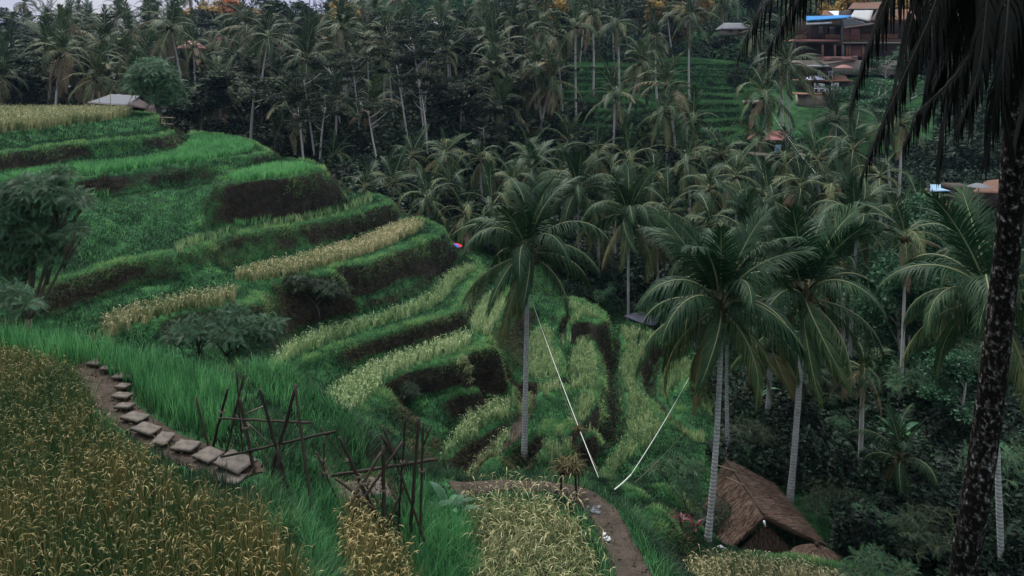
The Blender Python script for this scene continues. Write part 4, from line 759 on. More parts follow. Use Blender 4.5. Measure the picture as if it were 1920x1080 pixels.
# ---- the forest itself
def forest(n, d0, d1, pxa, pxb, seed, pal=.6):
    rng = np.random.default_rng(seed); pts = []; k = 0
    while k < n * 30 and len(pts) < n:
        k += 1; d = math.sqrt(rng.uniform(d0 ** 2, d1 ** 2)); px = rng.uniform(pxa, pxb); x = (px - 960) / F0 * d
        gy_ = float(Ffar(np.array([x]), np.array([d]))[0]); base_py = HOR + (ZC - gy_) / d * F0
        if 1060 < px < 1400 and 94 < d < 144: continue
        if 1480 < px < 1760 and d < 128: continue
        if px > 1380 and 84 < d < 118: continue
        if d < 84 and px < 700: continue
        if d < 98 and 660 < px < 870: continue
        s = 3.0 + d / 45
        if any((x - a) ** 2 + (d - b) ** 2 < s * s for a, b in pts): continue
        pts.append((x, d)); hgt = rng.uniform(7, 13) * (1 if d > 100 else .75); ct = base_py - hgt / d * F0
        if rng.random() < pal: far_palm(px, ct, d, rng.uniform(3.4, 5.8), px + rng.normal(0, 14), int(rng.integers(1 << 20)), False, .15, 'forest')
        else: tree('far' if rng.random() < .6 else 'flat', px, None, d, hgt * rng.uniform(.8, 1.25), seed=int(rng.integers(1000)), wid=rng.uniform(1.0, 1.5), key='forest')
forest(230, 84, 240, -40, 960, 5, .56); forest(60, 88, 200, 900, 1500, 6, .55); forest(45, 128, 200, 1400, 1960, 7, .4)
forest(14, 86, 180, 1740, 1990, 8, .5)
# ---- undergrowth: one mass of dark leaves on the valley floor and the forest floor
def under(n, d0, d1, pxa, pxb, size, height, mt, label, seed, cond):
    x, y = scatter(n, d0, d1, pxa, pxb); px = 960 + F0 * x / y; k = cond(px, y, x); x, y = x[k], y[k]; c = fbm(x, y, 2.6, seed); c2 = fbm(x, y, .9, seed + 5); hh = height * (np.clip(c * 2.2 - .45, 0, 1.4)) * (.4 + c2); k = R.random(len(x)) < .35 + c
    x, y, hh, c, c2 = (a[k] for a in (x, y, hh, c, c2)); z = H(x, y) + hh * R.random(len(x)) ** .6; g = Geo(); leaves(g, np.stack([x, y, z], -1), size * R.uniform(.5, 1.5, len(x)), np.clip(.35 + (c2 - .5) * .9 + R.normal(0, .15, len(x)), 0, 1), 0, .4, .5)
    return tag(obj('undergrowth', g, M[mt]), label, 'undergrowth', kind='stuff')
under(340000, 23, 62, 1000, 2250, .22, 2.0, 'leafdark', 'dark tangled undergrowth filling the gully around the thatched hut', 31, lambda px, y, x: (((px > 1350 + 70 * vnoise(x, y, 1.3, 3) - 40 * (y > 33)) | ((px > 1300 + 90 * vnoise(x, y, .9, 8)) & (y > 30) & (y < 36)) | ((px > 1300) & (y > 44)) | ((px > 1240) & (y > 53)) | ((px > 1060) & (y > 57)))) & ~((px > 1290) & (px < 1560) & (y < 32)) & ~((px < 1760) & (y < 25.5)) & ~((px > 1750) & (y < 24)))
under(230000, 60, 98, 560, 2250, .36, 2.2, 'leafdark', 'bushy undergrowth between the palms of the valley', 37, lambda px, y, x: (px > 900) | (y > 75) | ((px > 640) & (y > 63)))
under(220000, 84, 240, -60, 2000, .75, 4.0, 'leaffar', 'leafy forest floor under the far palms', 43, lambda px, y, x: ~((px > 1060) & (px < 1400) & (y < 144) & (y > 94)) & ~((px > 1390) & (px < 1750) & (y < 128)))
# ------------------------------------------------------------------ compound-leaved trees and shrubs
def rosette(rng, L=.5, nl=9, pairs=8, lw=.03, ll=.13):
    g = Geo()
    for k in range(nl):
        h = Geo(); frond(h, arch(1., rng.uniform(10, 65), rng.uniform(40, 80), 6), pairs, ll / L, lw / L, .35, .5 + rng.normal(0, .08), rng, .008, 1, 0, (0, 1), .3)
        g.merge(h, rotz(k * 2.4 + rng.normal(0, .3)), (0, 0, 0), L * rng.uniform(.7, 1.15))
    return g
ROS = [rosette(np.random.default_rng(70 + i)) for i in range(4)]; ROSB = [rosette(np.random.default_rng(80 + i), .5, 8, 5, .06, .17) for i in range(3)]
def rosette_tree(name, label, cat, loc, blobs, n, seed, mat='leaf', size=1., stem=.06, lib_=None, group=None, fork=7):
    """blobs: (x,y,z,rx,ry,rz) leafy masses relative to the base; rosettes sit mostly on their outsides"""
    rng = np.random.default_rng(seed); cw = Geo(); tr = Geo(); L_ = lib_ or ROS; B = np.array(blobs, float); vol = B[:, 3] * B[:, 4] * B[:, 5]; pk = rng.choice(len(B), n, p=vol / vol.sum())
    for i in pk:
        d = rng.normal(0, 1, 3); d /= np.linalg.norm(d); d[2] = abs(d[2]) * 1.0 if rng.random() < .7 else d[2]; r = rng.random() ** .35; p = B[i, :3] + d * B[i, 3:] * r
        g = L_[int(rng.integers(len(L_)))]; tx = np.clip(d[0] * .9, -.9, .9); ty = np.clip(d[1] * .9, -.9, .9); up = np.array([tx, ty, .8]); up /= np.linalg.norm(up); a = np.cross(up, [1, .1, 0]); a /= np.linalg.norm(a); b = np.cross(up, a)
        Mx = np.stack([a, b, up], 1) @ rotz(rng.uniform(0, 6.28)); cw.merge(g, Mx, p, size * rng.uniform(.7, 1.2), rng.normal(0, .12))
    fk = (B[:, :3] * vol[:, None]).sum(0) / vol.sum() * [.75, .75, .45]; tr.tube(catmull([[0, 0, -.1], fk * [.3, .3, .5], fk], 9), np.linspace(stem * 1.25, stem, 9), 8, .4)
    for j in range(len(B)):
        q = B[j, :3]; m = fk + (q - fk) * [.5, .5, .4]; tr.tube(catmull([fk, m, q], 7), np.linspace(stem * .6, stem * .25, 7), 6, .4)
        for k in range(fork):
            d = rng.normal(0, 1, 3); d /= np.linalg.norm(d); d[2] = abs(d[2]); e = q + d * B[j, 3:] * .8; s = q * .8; tr.tube([s, (s + e) / 2 + [0, 0, .05], e], [stem * .4, stem * .28, stem * .12], 5, .4)
    t = thing(name, label, cat, loc, 0, group); obj('trunk', tr, M['bark'], t); obj('crown', cw, [M[mat], M['rachis']], t); return t
def gl(px, py, d, dz=0): x = (px - 960) / F0 * d; return (x, d, float(H(x, d)) - .05 + dz)
def at(px, py, d, base):                        # photo pixel at distance d relative to a base point
    return P(px, py, d) - np.asarray(base)
b = gl(42, 560, 27.); bl = lambda L_: [list(at(px, py, b[1] + dd, b)) + [rx, ry, rz] for px, py, dd, rx, ry, rz in L_]
rosette_tree('leafy_tree', 'dark feathery-leaved tree leaning in from the left edge over the terraces', 'tree', b, bl([(60,365,0,1.0,.9,.55),(130,385,.3,.7,.7,.45),(10,400,-.2,.9,.9,.7),(70,440,.2,.9,.9,.55),(140,440,-.3,.4,.5,.35),(120,335,.5,.5,.5,.3),(5,470,0,.5,.5,.5),(45,480,.2,.8,.7,.5),(100,480,0,.7,.6,.45),(20,520,.2,.6,.5,.35)]), 960, 3, 'leaf', .9, .11)
b = gl(425, 660, 24.5); rosette_tree('leafy_bush', 'grey-green leafy bush in front of the brownish rice strip', 'bush', b, bl([(425,625,0,1.0,.8,.45),(360,622,-.2,.7,.6,.3),(500,620,.2,.6,.6,.32),(430,600,.1,.6,.5,.3),(468,655,0,.6,.5,.3)]), 430, 4, 'leaf', .8, .05)
b = gl(30, 590, 20.); rosette_tree('leafy_bush', 'small bright shrub at the left edge behind the vivid green rice', 'bush', b, bl([(15,560,0,.32,.3,.18),(45,575,0,.25,.25,.14)]), 34, 5, 'leaf', .8, .03)
b = gl(1640, 1085, 21.5); rosette_tree('leafy_bush', 'pale-green leafy plant right of the cone-shaped thatch', 'bush', b, bl([(1640,1045,0,.42,.35,.2),(1600,1070,.2,.3,.3,.16),(1690,1072,0,.35,.3,.16),(1635,1075,-.3,.3,.3,.14)]), 62, 6, 'leaf', .62, .03)
b = gl(1295, 930, 27.); rosette_tree('leafy_bush', 'shrub with thin side branches beside the pale trunk, left of the thatched hut', 'bush', b, bl([(1240,880,0,.5,.4,.22),(1300,875,.2,.5,.4,.22),(1290,910,0,.6,.5,.35),(1265,860,0,.3,.3,.15)]), 90, 7, 'leaf', .6, .03)
b = gl(735, 775, 35.5); rosette_tree('leafy_bush', 'dark bush with tiny pale flowers on the bank above the bamboo stakes', 'bush', b, bl([(735,745,0,.6,.5,.35),(765,735,0,.5,.4,.3),(705,765,0,.5,.5,.35)]), 120, 8, 'leafdark', .6, .03, ROSB)
b = gl(600, 560, 40.); rosette_tree('leafy_bush', 'low dark creeper bush on the bank under the straw-coloured strip', 'bush', b, bl([(560,530,0,1.,.6,.4),(620,545,0,1.,.6,.4)]), 120, 9, 'leafdark', .7, .03, ROSB)
b = gl(875, 700, 37.); rosette_tree('leafy_bush', 'vine with cream-coloured leaves hanging on the dark terrace wall', 'bush', b, bl([(868,680,-.5,.22,.2,.3),(880,700,-.5,.2,.2,.4)]), 26, 10, 'rice_gold', .45, .02, ROSB)
b = gl(1573, 840, 36.); rosette_tree('round_bush', 'round pale-green bush glowing in the dark thicket right of the white ringed trunk', 'bush', b, bl([(1573,800,0,.5,.5,.45)]), 110, 11, 'leaf', .42, .03, ROSB)
# small tree by the tin hut on the upper terrace
b = gl(300, 238, 66.); rosette_tree('leafy_tree', 'bushy round tree leaning over the grey tin hut on the upper terrace', 'tree', b, bl([(285,140,0,1.9,1.7,1.1),(265,165,0,1.4,1.4,.8),(315,165,0,1.3,1.3,.9),(300,190,-.3,1.0,1.,.7),(325,185,0,1.0,1.,.7),(280,125,0,1.,1.,.6)]), 800, 12, 'leaf', 1.3, .2)
# banana-like and broad-leaved plants
def broad_plant(name, label, loc, n, L, w, seed, mat='leaf', cat='plant', group=None, e0=60, bend=80):
    rng = np.random.default_rng(seed); t = thing(name, label, cat, loc, 0, group); st = Geo(); st.tube([(0, 0, -.1), (0, 0, L * .25), (0, 0, L * .45)], [w * .22, w * .18, w * .08], 8, .4); obj('stem', st, M['leafdark'], t)
    for k in range(n):
        g = Geo(); cv = arch(L * rng.uniform(.7, 1.1), rng.uniform(e0 - 25, e0 + 20), bend * rng.uniform(.7, 1.2), 9); u = np.linspace(0, 1, 9); ww = w * np.interp(u, [0, .18, .3, .7, 1], [.06, .1, .9, 1, .05]) / 2; V = []
        for i in range(9): V += [cv[i] + [0, -ww[i], .35 * ww[i]], cv[i], cv[i] + [0, ww[i], .35 * ww[i]]]
        f = [(3 * i, 3 * i + 1, 3 * i + 4, 3 * i + 3) for i in range(8)] + [(3 * i + 1, 3 * i + 2, 3 * i + 5, 3 * i + 4) for i in range(8)]
        g.add(V, f, float(rng.uniform(.3, .8))); o = obj('leaf', g, M[mat], t); o.rotation_euler = (0, 0, k * 2.4 + rng.normal(0, .3)); o.location = (0, 0, L * .3 * rng.random())
    return t
for i, (px, d, L, w, lb) in enumerate([(1735,33,1.6,.34,'large-leaved plant low in the thicket left of the dark blotched trunk'),(1790,30,1.4,.3,'broad-leaved plant close against the dark blotched trunk'),(1690,36,1.6,.3,'broad-leaved plant behind the low palm seedling'),(1620,41,1.5,.32,'broad-leaved plant in the dark gap right of the white ringed trunk'),(1420,41,1.3,.25,'broad-leaved plant in the thicket above the thatched hut'),(1760,40,1.8,.34,'tall broad-leaved plant deep in the right-hand thicket'),(1860,27,1.4,.34,'broad-leaved plant right of the dark blotched trunk'),(1900,32,1.7,.34,'broad-leaved plant at the right edge of the picture'),(1590,33,1.2,.26,'broad-leaved plant behind the lower eave of the thatched hut'),(1900,150,2.,.4,None),(1840,44,2.6,.5,'banana plant with tall upright leaves in front of the cafe'),(1490,45,1.6,.3,'broad-leaved plant under the wide palm fronds')]):
    if lb: broad_plant('broad_leaved_plant', lb, gl(px, 0, d), 9, L, w, 20 + i, 'leaf' if i % 3 else 'leafdark', group='broad-leaved plants in the thicket')
broad_plant('broad_leaved_plant', 'leafy plant with one orange leaf beside the lower bamboo stakes', gl(838, 0, 15.6), 12, .75, .17, 51, 'leaf')
broad_plant('broad_leaved_plant', 'second leafy plant crowding the end of the lower bamboo beam', gl(808, 0, 15.2), 10, .6, .14, 52, 'leaf')
for i, (px, d, lb) in enumerate([(1277, 25.5, 'crimson-leaved plant left of the pale trunk by the hut'), (1303, 25.6, 'crimson-leaved plant touching the pale trunk by the hut')]): broad_plant('crimson_plant', lb, gl(px, 0, d, .25), 9, .5, .09, 60 + i, 'ti', group='crimson plants by the hut')
broad_plant('grass_tussock', 'dark green spiky tussock on the slope below the rope anchor', gl(1212, 0, 23.5), 40, .6, .025, 66, 'leaf', 'plant', None, 50, 60)
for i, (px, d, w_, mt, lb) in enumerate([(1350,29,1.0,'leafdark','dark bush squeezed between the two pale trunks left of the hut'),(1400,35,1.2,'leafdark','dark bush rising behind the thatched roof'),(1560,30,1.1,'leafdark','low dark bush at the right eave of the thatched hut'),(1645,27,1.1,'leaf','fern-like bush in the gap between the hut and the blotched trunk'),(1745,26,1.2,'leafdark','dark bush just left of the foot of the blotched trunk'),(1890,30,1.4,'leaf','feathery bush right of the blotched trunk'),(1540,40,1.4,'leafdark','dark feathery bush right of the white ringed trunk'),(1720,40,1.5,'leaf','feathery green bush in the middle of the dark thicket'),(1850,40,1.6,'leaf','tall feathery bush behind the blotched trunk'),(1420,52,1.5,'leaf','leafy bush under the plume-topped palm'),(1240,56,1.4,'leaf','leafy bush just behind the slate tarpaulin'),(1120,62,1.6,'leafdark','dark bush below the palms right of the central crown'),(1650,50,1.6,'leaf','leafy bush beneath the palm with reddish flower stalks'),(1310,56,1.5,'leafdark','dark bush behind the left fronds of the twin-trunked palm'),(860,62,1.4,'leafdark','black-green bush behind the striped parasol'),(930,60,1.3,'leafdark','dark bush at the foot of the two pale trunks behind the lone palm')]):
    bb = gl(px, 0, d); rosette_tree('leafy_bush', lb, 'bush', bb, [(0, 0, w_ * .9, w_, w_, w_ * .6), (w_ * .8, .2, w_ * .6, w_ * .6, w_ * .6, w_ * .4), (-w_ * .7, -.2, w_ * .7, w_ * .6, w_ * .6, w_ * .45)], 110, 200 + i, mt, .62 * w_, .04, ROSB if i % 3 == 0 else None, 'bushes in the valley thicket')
# ------------------------------------------------------------------ stepping stones
SL_ = [(180,676,.30,'first small slab at the far end of the stone path, against the brown rice'),(209,687,.28,'slab second from the far end of the stone path'),(232,701,.30,'slab on the inside of the bend, third from the far end'),(231,720,.26,'thin slab fourth from the far end of the stone path'),(229,738,.27,'slab fifth from the far end, next to the green verge'),(234,757,.28,'slab halfway along the stone path where it starts to curve right'),(254,778,.30,'slab just below the curve of the stone path'),(276,800,.32,'slanting slab six from the bamboo stakes'),(306,819,.34,'slab just above the raised dark-sided one'),(348,832,.38,'raised square slab with a dark gap beneath it'),(391,849,.36,'cracked pale slab second nearest the bamboo stakes'),(441,862,.42,'widest pale slab, under the start of the long bamboo beam'),(431,895,.34,'lowest slab, mostly sunk in the brown rice')]
for i, (px, py, s, lb) in enumerate(SL_):
    h = 6.50 if py < 870 else 6.62; x, y = PH(px, py, h); rng = np.random.default_rng(i + 5); g = Geo(); ang = -.35 + rng.normal(0, .12) + (.25 if py < 760 else 0); n = 8
    U, W = np.meshgrid(np.linspace(-1, 1, n), np.linspace(-1, 1, n)); rr = np.maximum(abs(U), abs(W)); V = np.stack([U * s * .86 * (1 + .12 * rng.normal()), W * s * .46 * (1 + .1 * rng.normal()), (-.006 * rr ** 8 + rng.normal(0, .0015, U.shape))], -1)
    V[..., :2] *= (1 + .03 * rng.normal(0, 1, (n, n, 1)) * (rr[..., None] > .9)); top = V.reshape(-1, 3) * [.72, 1, 1]; bot = top * [.95, .95, 1] - [0, 0, .05]; idx = np.arange(n * n).reshape(n, n); f = [np.stack([idx[:-1, :-1], idx[:-1, 1:], idx[1:, 1:], idx[1:, :-1]], -1).reshape(-1, 4)]; f.append(f[0][:, ::-1] + n * n)
    for e in (idx[0, :], idx[:, -1], idx[-1, ::-1], idx[::-1, 0]): f.append(np.stack([e[:-1], e[:-1] + n * n, e[1:] + n * n, e[1:]], -1))
    g.add(np.vstack([top, bot]), np.vstack(f)); o = obj('stone_slab', g, M['stone'], None, False); o.location = (x, y, max(ZC - h - .01, float(H(x, y)) + .045)); o.rotation_euler = (rng.normal(0, .045), rng.normal(0, .045), ang); tag(o, lb, 'stone slab', 'slabs of the stepping-stone path')
# ------------------------------------------------------------------ bamboo frames
def poles(name, label, L_, base, seed):
    t = thing(name, label, 'bamboo frame', base); rng = np.random.default_rng(seed)
    for nm, a, b_, d, dd, r, toground in L_:
        p = P(a[0], a[1], d); q = P(b_[0], b_[1], d + dd)
        if toground: q = q + (q - p) / max(p[2] - q[2], .05) * max(0, q[2] - float(H(q[0], q[1])) + .15)
        n = max(4, int(np.linalg.norm(q - p) / .12)); u = np.linspace(0, 1, n)[:, None]; c = p * (1 - u) + q * u + rng.normal(0, .004, (n, 3)); rad = r * .66 * np.where(np.arange(n) % 3 == 1, 1.13, 1.0) * np.linspace(.9, 1.05, n)
        g = Geo(); g.tube(c - np.asarray(base), rad, 8, float(rng.uniform(.15, .8))); obj(nm, g, M['bamboo'] if r > .022 or toground else M['bamboo_pale'], t)
        if toground and rng.random() < .55:
            g = Geo(); m = p + (q - p) * .35
            for k in range(3): th = np.linspace(0, 6.28, 10); g.tube(np.stack([m[0] + (r + .012) * np.cos(th), m[1] + (r + .012) * np.sin(th), np.full(10, m[2] + .012 * k)], 1) - np.asarray(base), .006, 4, .8, cap=False)
            obj('lashing', g, M['bamboo_pale'], t)
    return t
poles('bamboo_frame', 'upper frame of dark crossed bamboo poles beside the last stone slabs', [('pole',(367,744),(379,790),13.6,0,.028,1),('pole',(443,696),(448,760),13.2,0,.022,1),('pole',(457,703),(446,752),13.3,0,.028,1),('pole',(449,745),(482,910),13.1,-.3,.042,1),('pole',(427,729),(412,788),13.5,.1,.035,1),('pole',(487,729),(520,845),12.9,0,.04,1),('pole',(556,722),(522,840),13.0,0,.045,1),('pole',(553,720),(578,908),12.9,-.2,.034,1),('rail',(410,784),(585,793),13.0,0,.028,0),('rail',(413,858),(632,808),12.75,.5,.032,0),('pole',(520,836),(528,900),12.9,0,.05,1),('pole',(462,792),(508,836),13.2,0,.02,0),('rail',(463,775),(496,761),13.6,.1,.022,0),('pole',(593,847),(607,880),13.6,0,.025,1),('pole',(608,818),(607,850),13.8,0,.025,1),('rail',(440,775),(530,900),13.3,0,.010,0),('rail',(425,858),(423,900),12.7,0,.008,0),('pole',(600,800),(650,865),13.9,0,.02,1)], gl(500, 0, 13.0), 1)
poles('bamboo_frame', 'lower frame of crossed bamboo poles with a long beam, over the pale stone landing', [('rail',(622,892),(820,861),13.6,.6,.042,0),('pole',(636,819),(690,935),13.5,0,.045,1),('pole',(629,896),(706,958),13.5,-.2,.036,0),('pole',(755,828),(668,955),13.7,-.4,.04,1),('pole',(715,847),(648,962),13.5,-.3,.04,1),('pole',(718,836),(720,960),13.6,-.2,.05,1),('pole',(718,797),(746,875),14.0,0,.032,1),('pole',(714,815),(742,862),14.0,0,.036,0),('pole',(760,779),(750,938),14.0,0,.028,1),('pole',(785,784),(774,935),14.0,0,.045,1),('pole',(793,791),(790,925),14.1,0,.036,1),('pole',(810,797),(792,838),14.1,0,.026,0),('pole',(760,905),(745,940),14.0,0,.03,1),('rail',(756,890),(772,838),14.0,0,.02,0)], gl(720, 0, 13.8), 2)
# ------------------------------------------------------------------ offering stand, stick, litter
b = np.array(gl(1066, 0, 16.8)); t = thing('offering_stand', 'rough bamboo offering stand heaped with dry leaves at the bend of the mud path', 'offering stand', b); rng = np.random.default_rng(4)
for sx, sy in ((-1, -1), (1, -1), (-1, 1), (1, 1)):
    g = Geo(); g.tube([(sx * .17, sy * .13, -.1), (sx * .15, sy * .12, .35), (sx * .14, sy * .1, .75)], [.02, .018, .016], 6, .3); obj('leg', g, M['bamboo'], t)
g = Geo(); g.box((0, 0, .62), (.42, .34, .04), 0, .4); g.box((0, 0, .50), (.36, .02, .03), 0, .4); obj('tray', g, M['bamboo'], t)
g = Geo(); k = 260; a = rng.uniform(0, 6.28, k); blades(g, np.stack([rng.uniform(-.2, .2, k), rng.uniform(-.15, .15, k), rng.uniform(.55, .72, k)], -1), rng.uniform(.15, .5, k), .025, a, rng.uniform(1.6, 2.9, k), rng.uniform(.2, 1, k), 4); obj('dry_leaves', g, M['dryweed'], t)
g = Geo(); g.ball((.0, 0, .70), (.09, .07, .05), 8, .9); g.ball((-.1, .02, .68), (.05, .05, .035), 8, .9); obj('offering', g, M['bamboo_pale'], t)
b = np.array(gl(1084, 0, 17.3)); t = thing('marker_stick', 'thin bamboo stick with a brown bundle tied near its top, behind the offering stand', 'stick', b)
g = Geo(); top = P(1086, 806, 17.3) - b; g.tube([(0, 0, -.1), top * .5 + [.02, 0, 0], top], [.014, .012, .008], 6, .4); obj('pole', g, M['bamboo'], t)
g = Geo(); k = 60; blades(g, top[None] + rng.normal(0, .02, (k, 3)), rng.uniform(.08, .3, k), .018, rng.uniform(0, 6.28, k), rng.uniform(1.5, 2.9, k), rng.uniform(.2, .9, k), 3); obj('bundle', g, M['dryweed'], t)
for i, (px, py, n, sz, lb) in enumerate([(1115, 962, 16, .10, 'scatter of pale litter and twigs on the mud path at its bend'), (1133, 1016, 7, .10, 'torn white litter lying in the middle of the mud path')]):
    x, y = PH(px, py, 9.17); g = Geo(); rg = np.random.default_rng(i)
    for k in range(n): p = np.array([x + rg.normal(0, .11), y + rg.normal(0, .07), 0]); p[2] = float(H(p[0], p[1])) + .05; g.slab([p, p + [sz * rg.uniform(.3, 1), .02, .01], p + [sz * rg.uniform(.3, .9), .06, .02], p + [0, .04, .015]], .006, float(rg.uniform(.1, 1)), 0, 2, .008, k)
    tag(obj('litter', g, M['white'] if i else M['tin']), lb, 'litter')
# ------------------------------------------------------------------ ropes
def rope(p, q, r, label, sag=.15, mat='rope', group=None):
    u = np.linspace(0, 1, 20)[:, None]; c = p * (1 - u) + q * u - np.array([0, 0, 1]) * sag * 4 * u * (1 - u); g = Geo(); g.tube(c, r, 6, .6); return tag(obj('rope', g, M[mat]), label, 'rope', group)
rope(P(1000, 572, 34.8), P(1122, 895, 21.5), .011, 'white rope slanting from the lone central palm down to the ridge', .1)
rope(P(1292, 708, 26.5), P(1183, 890, 21.2), .011, 'white rope slanting down-left from the twin-trunked palm', .08)
rope(P(1183, 890, 21.2), P(1152, 918, 20.6), .018, 'white frayed rope end tied off at the slope', .02)
rope(P(1040, 700, 33), P(1120, 880, 21.6), .007, 'thin grey line hanging just left of the first white rope', .1, 'bamboo_pale')
rope(P(1300, 790, 27), P(1190, 905, 21.2), .007, 'thin grey line hanging just right of the second white rope', .08, 'bamboo_pale')
rope(P(1440, 200, 88), P(1530, 325, 70), .014, 'taut pale line running from the leaning palm down past the faded red roof', .3); rope(P(1444, 200, 88), P(1545, 335, 68), .012, 'second taut line, just right of the one past the faded red roof', .4, 'bamboo_pale')
# ------------------------------------------------------------------ thatched hut by the ripe rice
def thatch_slab(g, quad, th, seed, n=26):
    a, b_, c, d = [np.asarray(q, float) for q in quad]; rng = np.random.default_rng(seed); g.slab(quad, th, .45, 0, 10, .025, seed)
    dn = (d - a + c - b_) / 2; dn /= np.linalg.norm(dn); nr = np.cross(b_ - a, dn); nr /= np.linalg.norm(nr); nr *= np.sign(nr[2])
    k = 5200; u = rng.random(k)[:, None]; v = (rng.random(k) ** .9)[:, None]; p = a * (1 - u) * (1 - v) + b_ * u * (1 - v) + c * u * v + d * (1 - u) * v + nr * rng.uniform(.0, .035, (k, 1)); L = rng.uniform(.14, .34, (k, 1)); w = (b_ - a) / np.linalg.norm(b_ - a) * .011
    dd = dn + rng.normal(0, .09, (k, 3)); e = p + dd * L + nr * rng.uniform(-.01, .035, (k, 1)); V = np.stack([p - w, p + w, e + w * .5, e - w * .5], 1).reshape(-1, 3); tt = .35 + .35 * fbm(p[:, 0] * 3, p[:, 1] * 3 + p[:, 2] * 3, 1.2, 6) + rng.normal(0, .17, k)
    g.add(V, np.arange(k * 4).reshape(k, 4), np.repeat(np.clip(tt, 0, 1), 4))
b = np.array(gl(1440, 0, 29.)); t = thing('thatched_hut', 'low hut with a steep brown thatched roof beside the yellow rice', 'hut', b)
Rf, Rb = P(1432, 968, 27.1), P(1362, 864, 30.8); Lf, Lb = P(1362, 1036, 27.3), P(1322, 950, 30.2); Qf, Qb = P(1546, 1023, 27.7), P(1446, 905, 31.8); Mb = (Rb + Qb) / 2
for nm, q, sd_ in (('roof', [Rb, Rf, Lf, Lb], 1), ('roof', [Rf + [0, 0, .03], Rb + [0, 0, .03], Qb, Qf], 2)): g = Geo(); thatch_slab(g, [x_ - b for x_ in q], .16, sd_); obj(nm, g, M['thatch'], t, False)
g = Geo(); c = [Rb - b + [-.05, 0, .12], (Rb * .5 + Rf * .5) - b + [0, 0, .06], Rf - b + [0, -.05, .10]]; g.tube(catmull(c, 8), .03, 7, .6); obj('ridge_pole', g, M['bamboo'], t)
for k_, (p, q) in enumerate([(Rb - b + [-.5, -.1, -.08], Rb - b + [.1, -1.0, .12]), (Rb - b + [-.35, -1.3, .05], Rf - b + [-.2, 1.6, .2])]): g = Geo(); g.tube([p, (p + q) / 2, q], .018, 6, .8); obj('batten', g, M['bamboo_pale'], t)
# gable wall of hanging thatch, set back under the roof
gw = Geo(); g0 = P(1370, 1042, 27.35) - b; g1 = P(1494, 1036, 27.7) - b; gt = P(1436, 980, 27.4) - b
for (p, q) in ((g0, gt), (gt, g1)):
    gw.slab([p, q, q * [1, 1, 0] + [0, .15, -.1], p * [1, 1, 0] + [0, .15, -.1]], .0 + .08, .25, 0, 6, .02, 3)
rg = np.random.default_rng(8); k = 2600; u = rg.random(k); topz = np.where(u < .5, g0[2] + (gt[2] - g0[2]) * u * 2, gt[2] + (g1[2] - gt[2]) * (u - .5) * 2) - .03; px_ = g0[None, :] * (1 - u[:, None]) + g1[None, :] * u[:, None]; v = rg.random(k); zz = topz * (1 - v) + .25 * v
p = np.stack([px_[:, 0], px_[:, 1] - .12 - .1 * v, zz], -1); e = p + np.stack([rg.normal(0, .03, k), rg.normal(-.02, .02, k), -rg.uniform(.12, .3, k)], -1); w = np.array([.011, 0, 0]); gw.add(np.stack([p - w, p + w, e + w * .5, e - w * .5], 1).reshape(-1, 3), np.arange(4 * k).reshape(k, 4), np.repeat(np.clip(rg.normal(.48, .2, k), 0, 1), 4))
obj('gable', gw, M['thatch'], t, False)
g = Geo(); g.tube([Rf - b + [-.02, -.1, -.1], Rf - b + [.02, -.1, -.28]], .035, 6, .9); obj('finial', g, M['white'], t)
for x_, y_ in ((g0[0] + .1, g0[1] + .1), (g1[0] - .05, g1[1] + .1), (g0[0] + .1, g0[1] + 2.4), (g1[0], g1[1] + 2.6)): g = Geo(); g.tube([(x_, y_, -.2), (x_, y_, .5), (x_, y_, 1.0)], .05, 7, .4); obj('post', g, M['darkwood'], t)
cb = np.array(gl(1532, 0, 25.4)); cb[2] = P(1532, 1052, 25.4)[2]; t = thing('thatch_cone', 'small cone of brown thatch in front of the hut eave, with a knob on top', 'thatched cover', cb); g = Geo(); rg = np.random.default_rng(9); k = 2400; a = rg.uniform(0, 6.28, k); v = rg.random(k) ** .6
r_ = .70 * v; z_ = .50 - .40 * v ** 1.25; p = np.stack([r_ * np.cos(a), r_ * np.sin(a), z_], -1); e = p + np.stack([np.cos(a) * .16, np.sin(a) * .16, -.09 + 0 * a], -1); w = np.stack([-np.sin(a), np.cos(a), 0 * a], -1) * .014; g.add(np.stack([p - w, p + w, e + w, e - w], 1).reshape(-1, 3), np.arange(4 * k).reshape(k, 4), np.repeat(np.clip(rg.normal(.4, .2, k), 0, 1), 4))
g.tube([(0, 0, .0), (0, 0, .08), (0, 0, .28), (0, 0, .49)], [.74, .70, .38, .04], 20, .35); obj('cover', g, M['thatch'], t, False); g = Geo(); g.ball((0, 0, .54), (.08, .08, .07), 8, .2); obj('knob', g, M['darkwood'], t)
g = Geo(); g.tube([(0, 0, -.9), (0, 0, -.3), (0, 0, .1)], [.5, .5, .48], 14, .2); obj('base', g, M['darkwood'], t)
g = Geo(); g.box((0, 0, .12), (.34, .2, .24), .3, .8); g.box((.03, 0, .27), (.22, .16, .06), .5, .5); o = tag(obj('sack', g, M['white']), 'small white sack at the foot of the pale trunk by the hut', 'sack'); x_, y_ = PH(1348, 1036, 15.85); o.location = (x_, y_, ZC - 15.85 - .12)
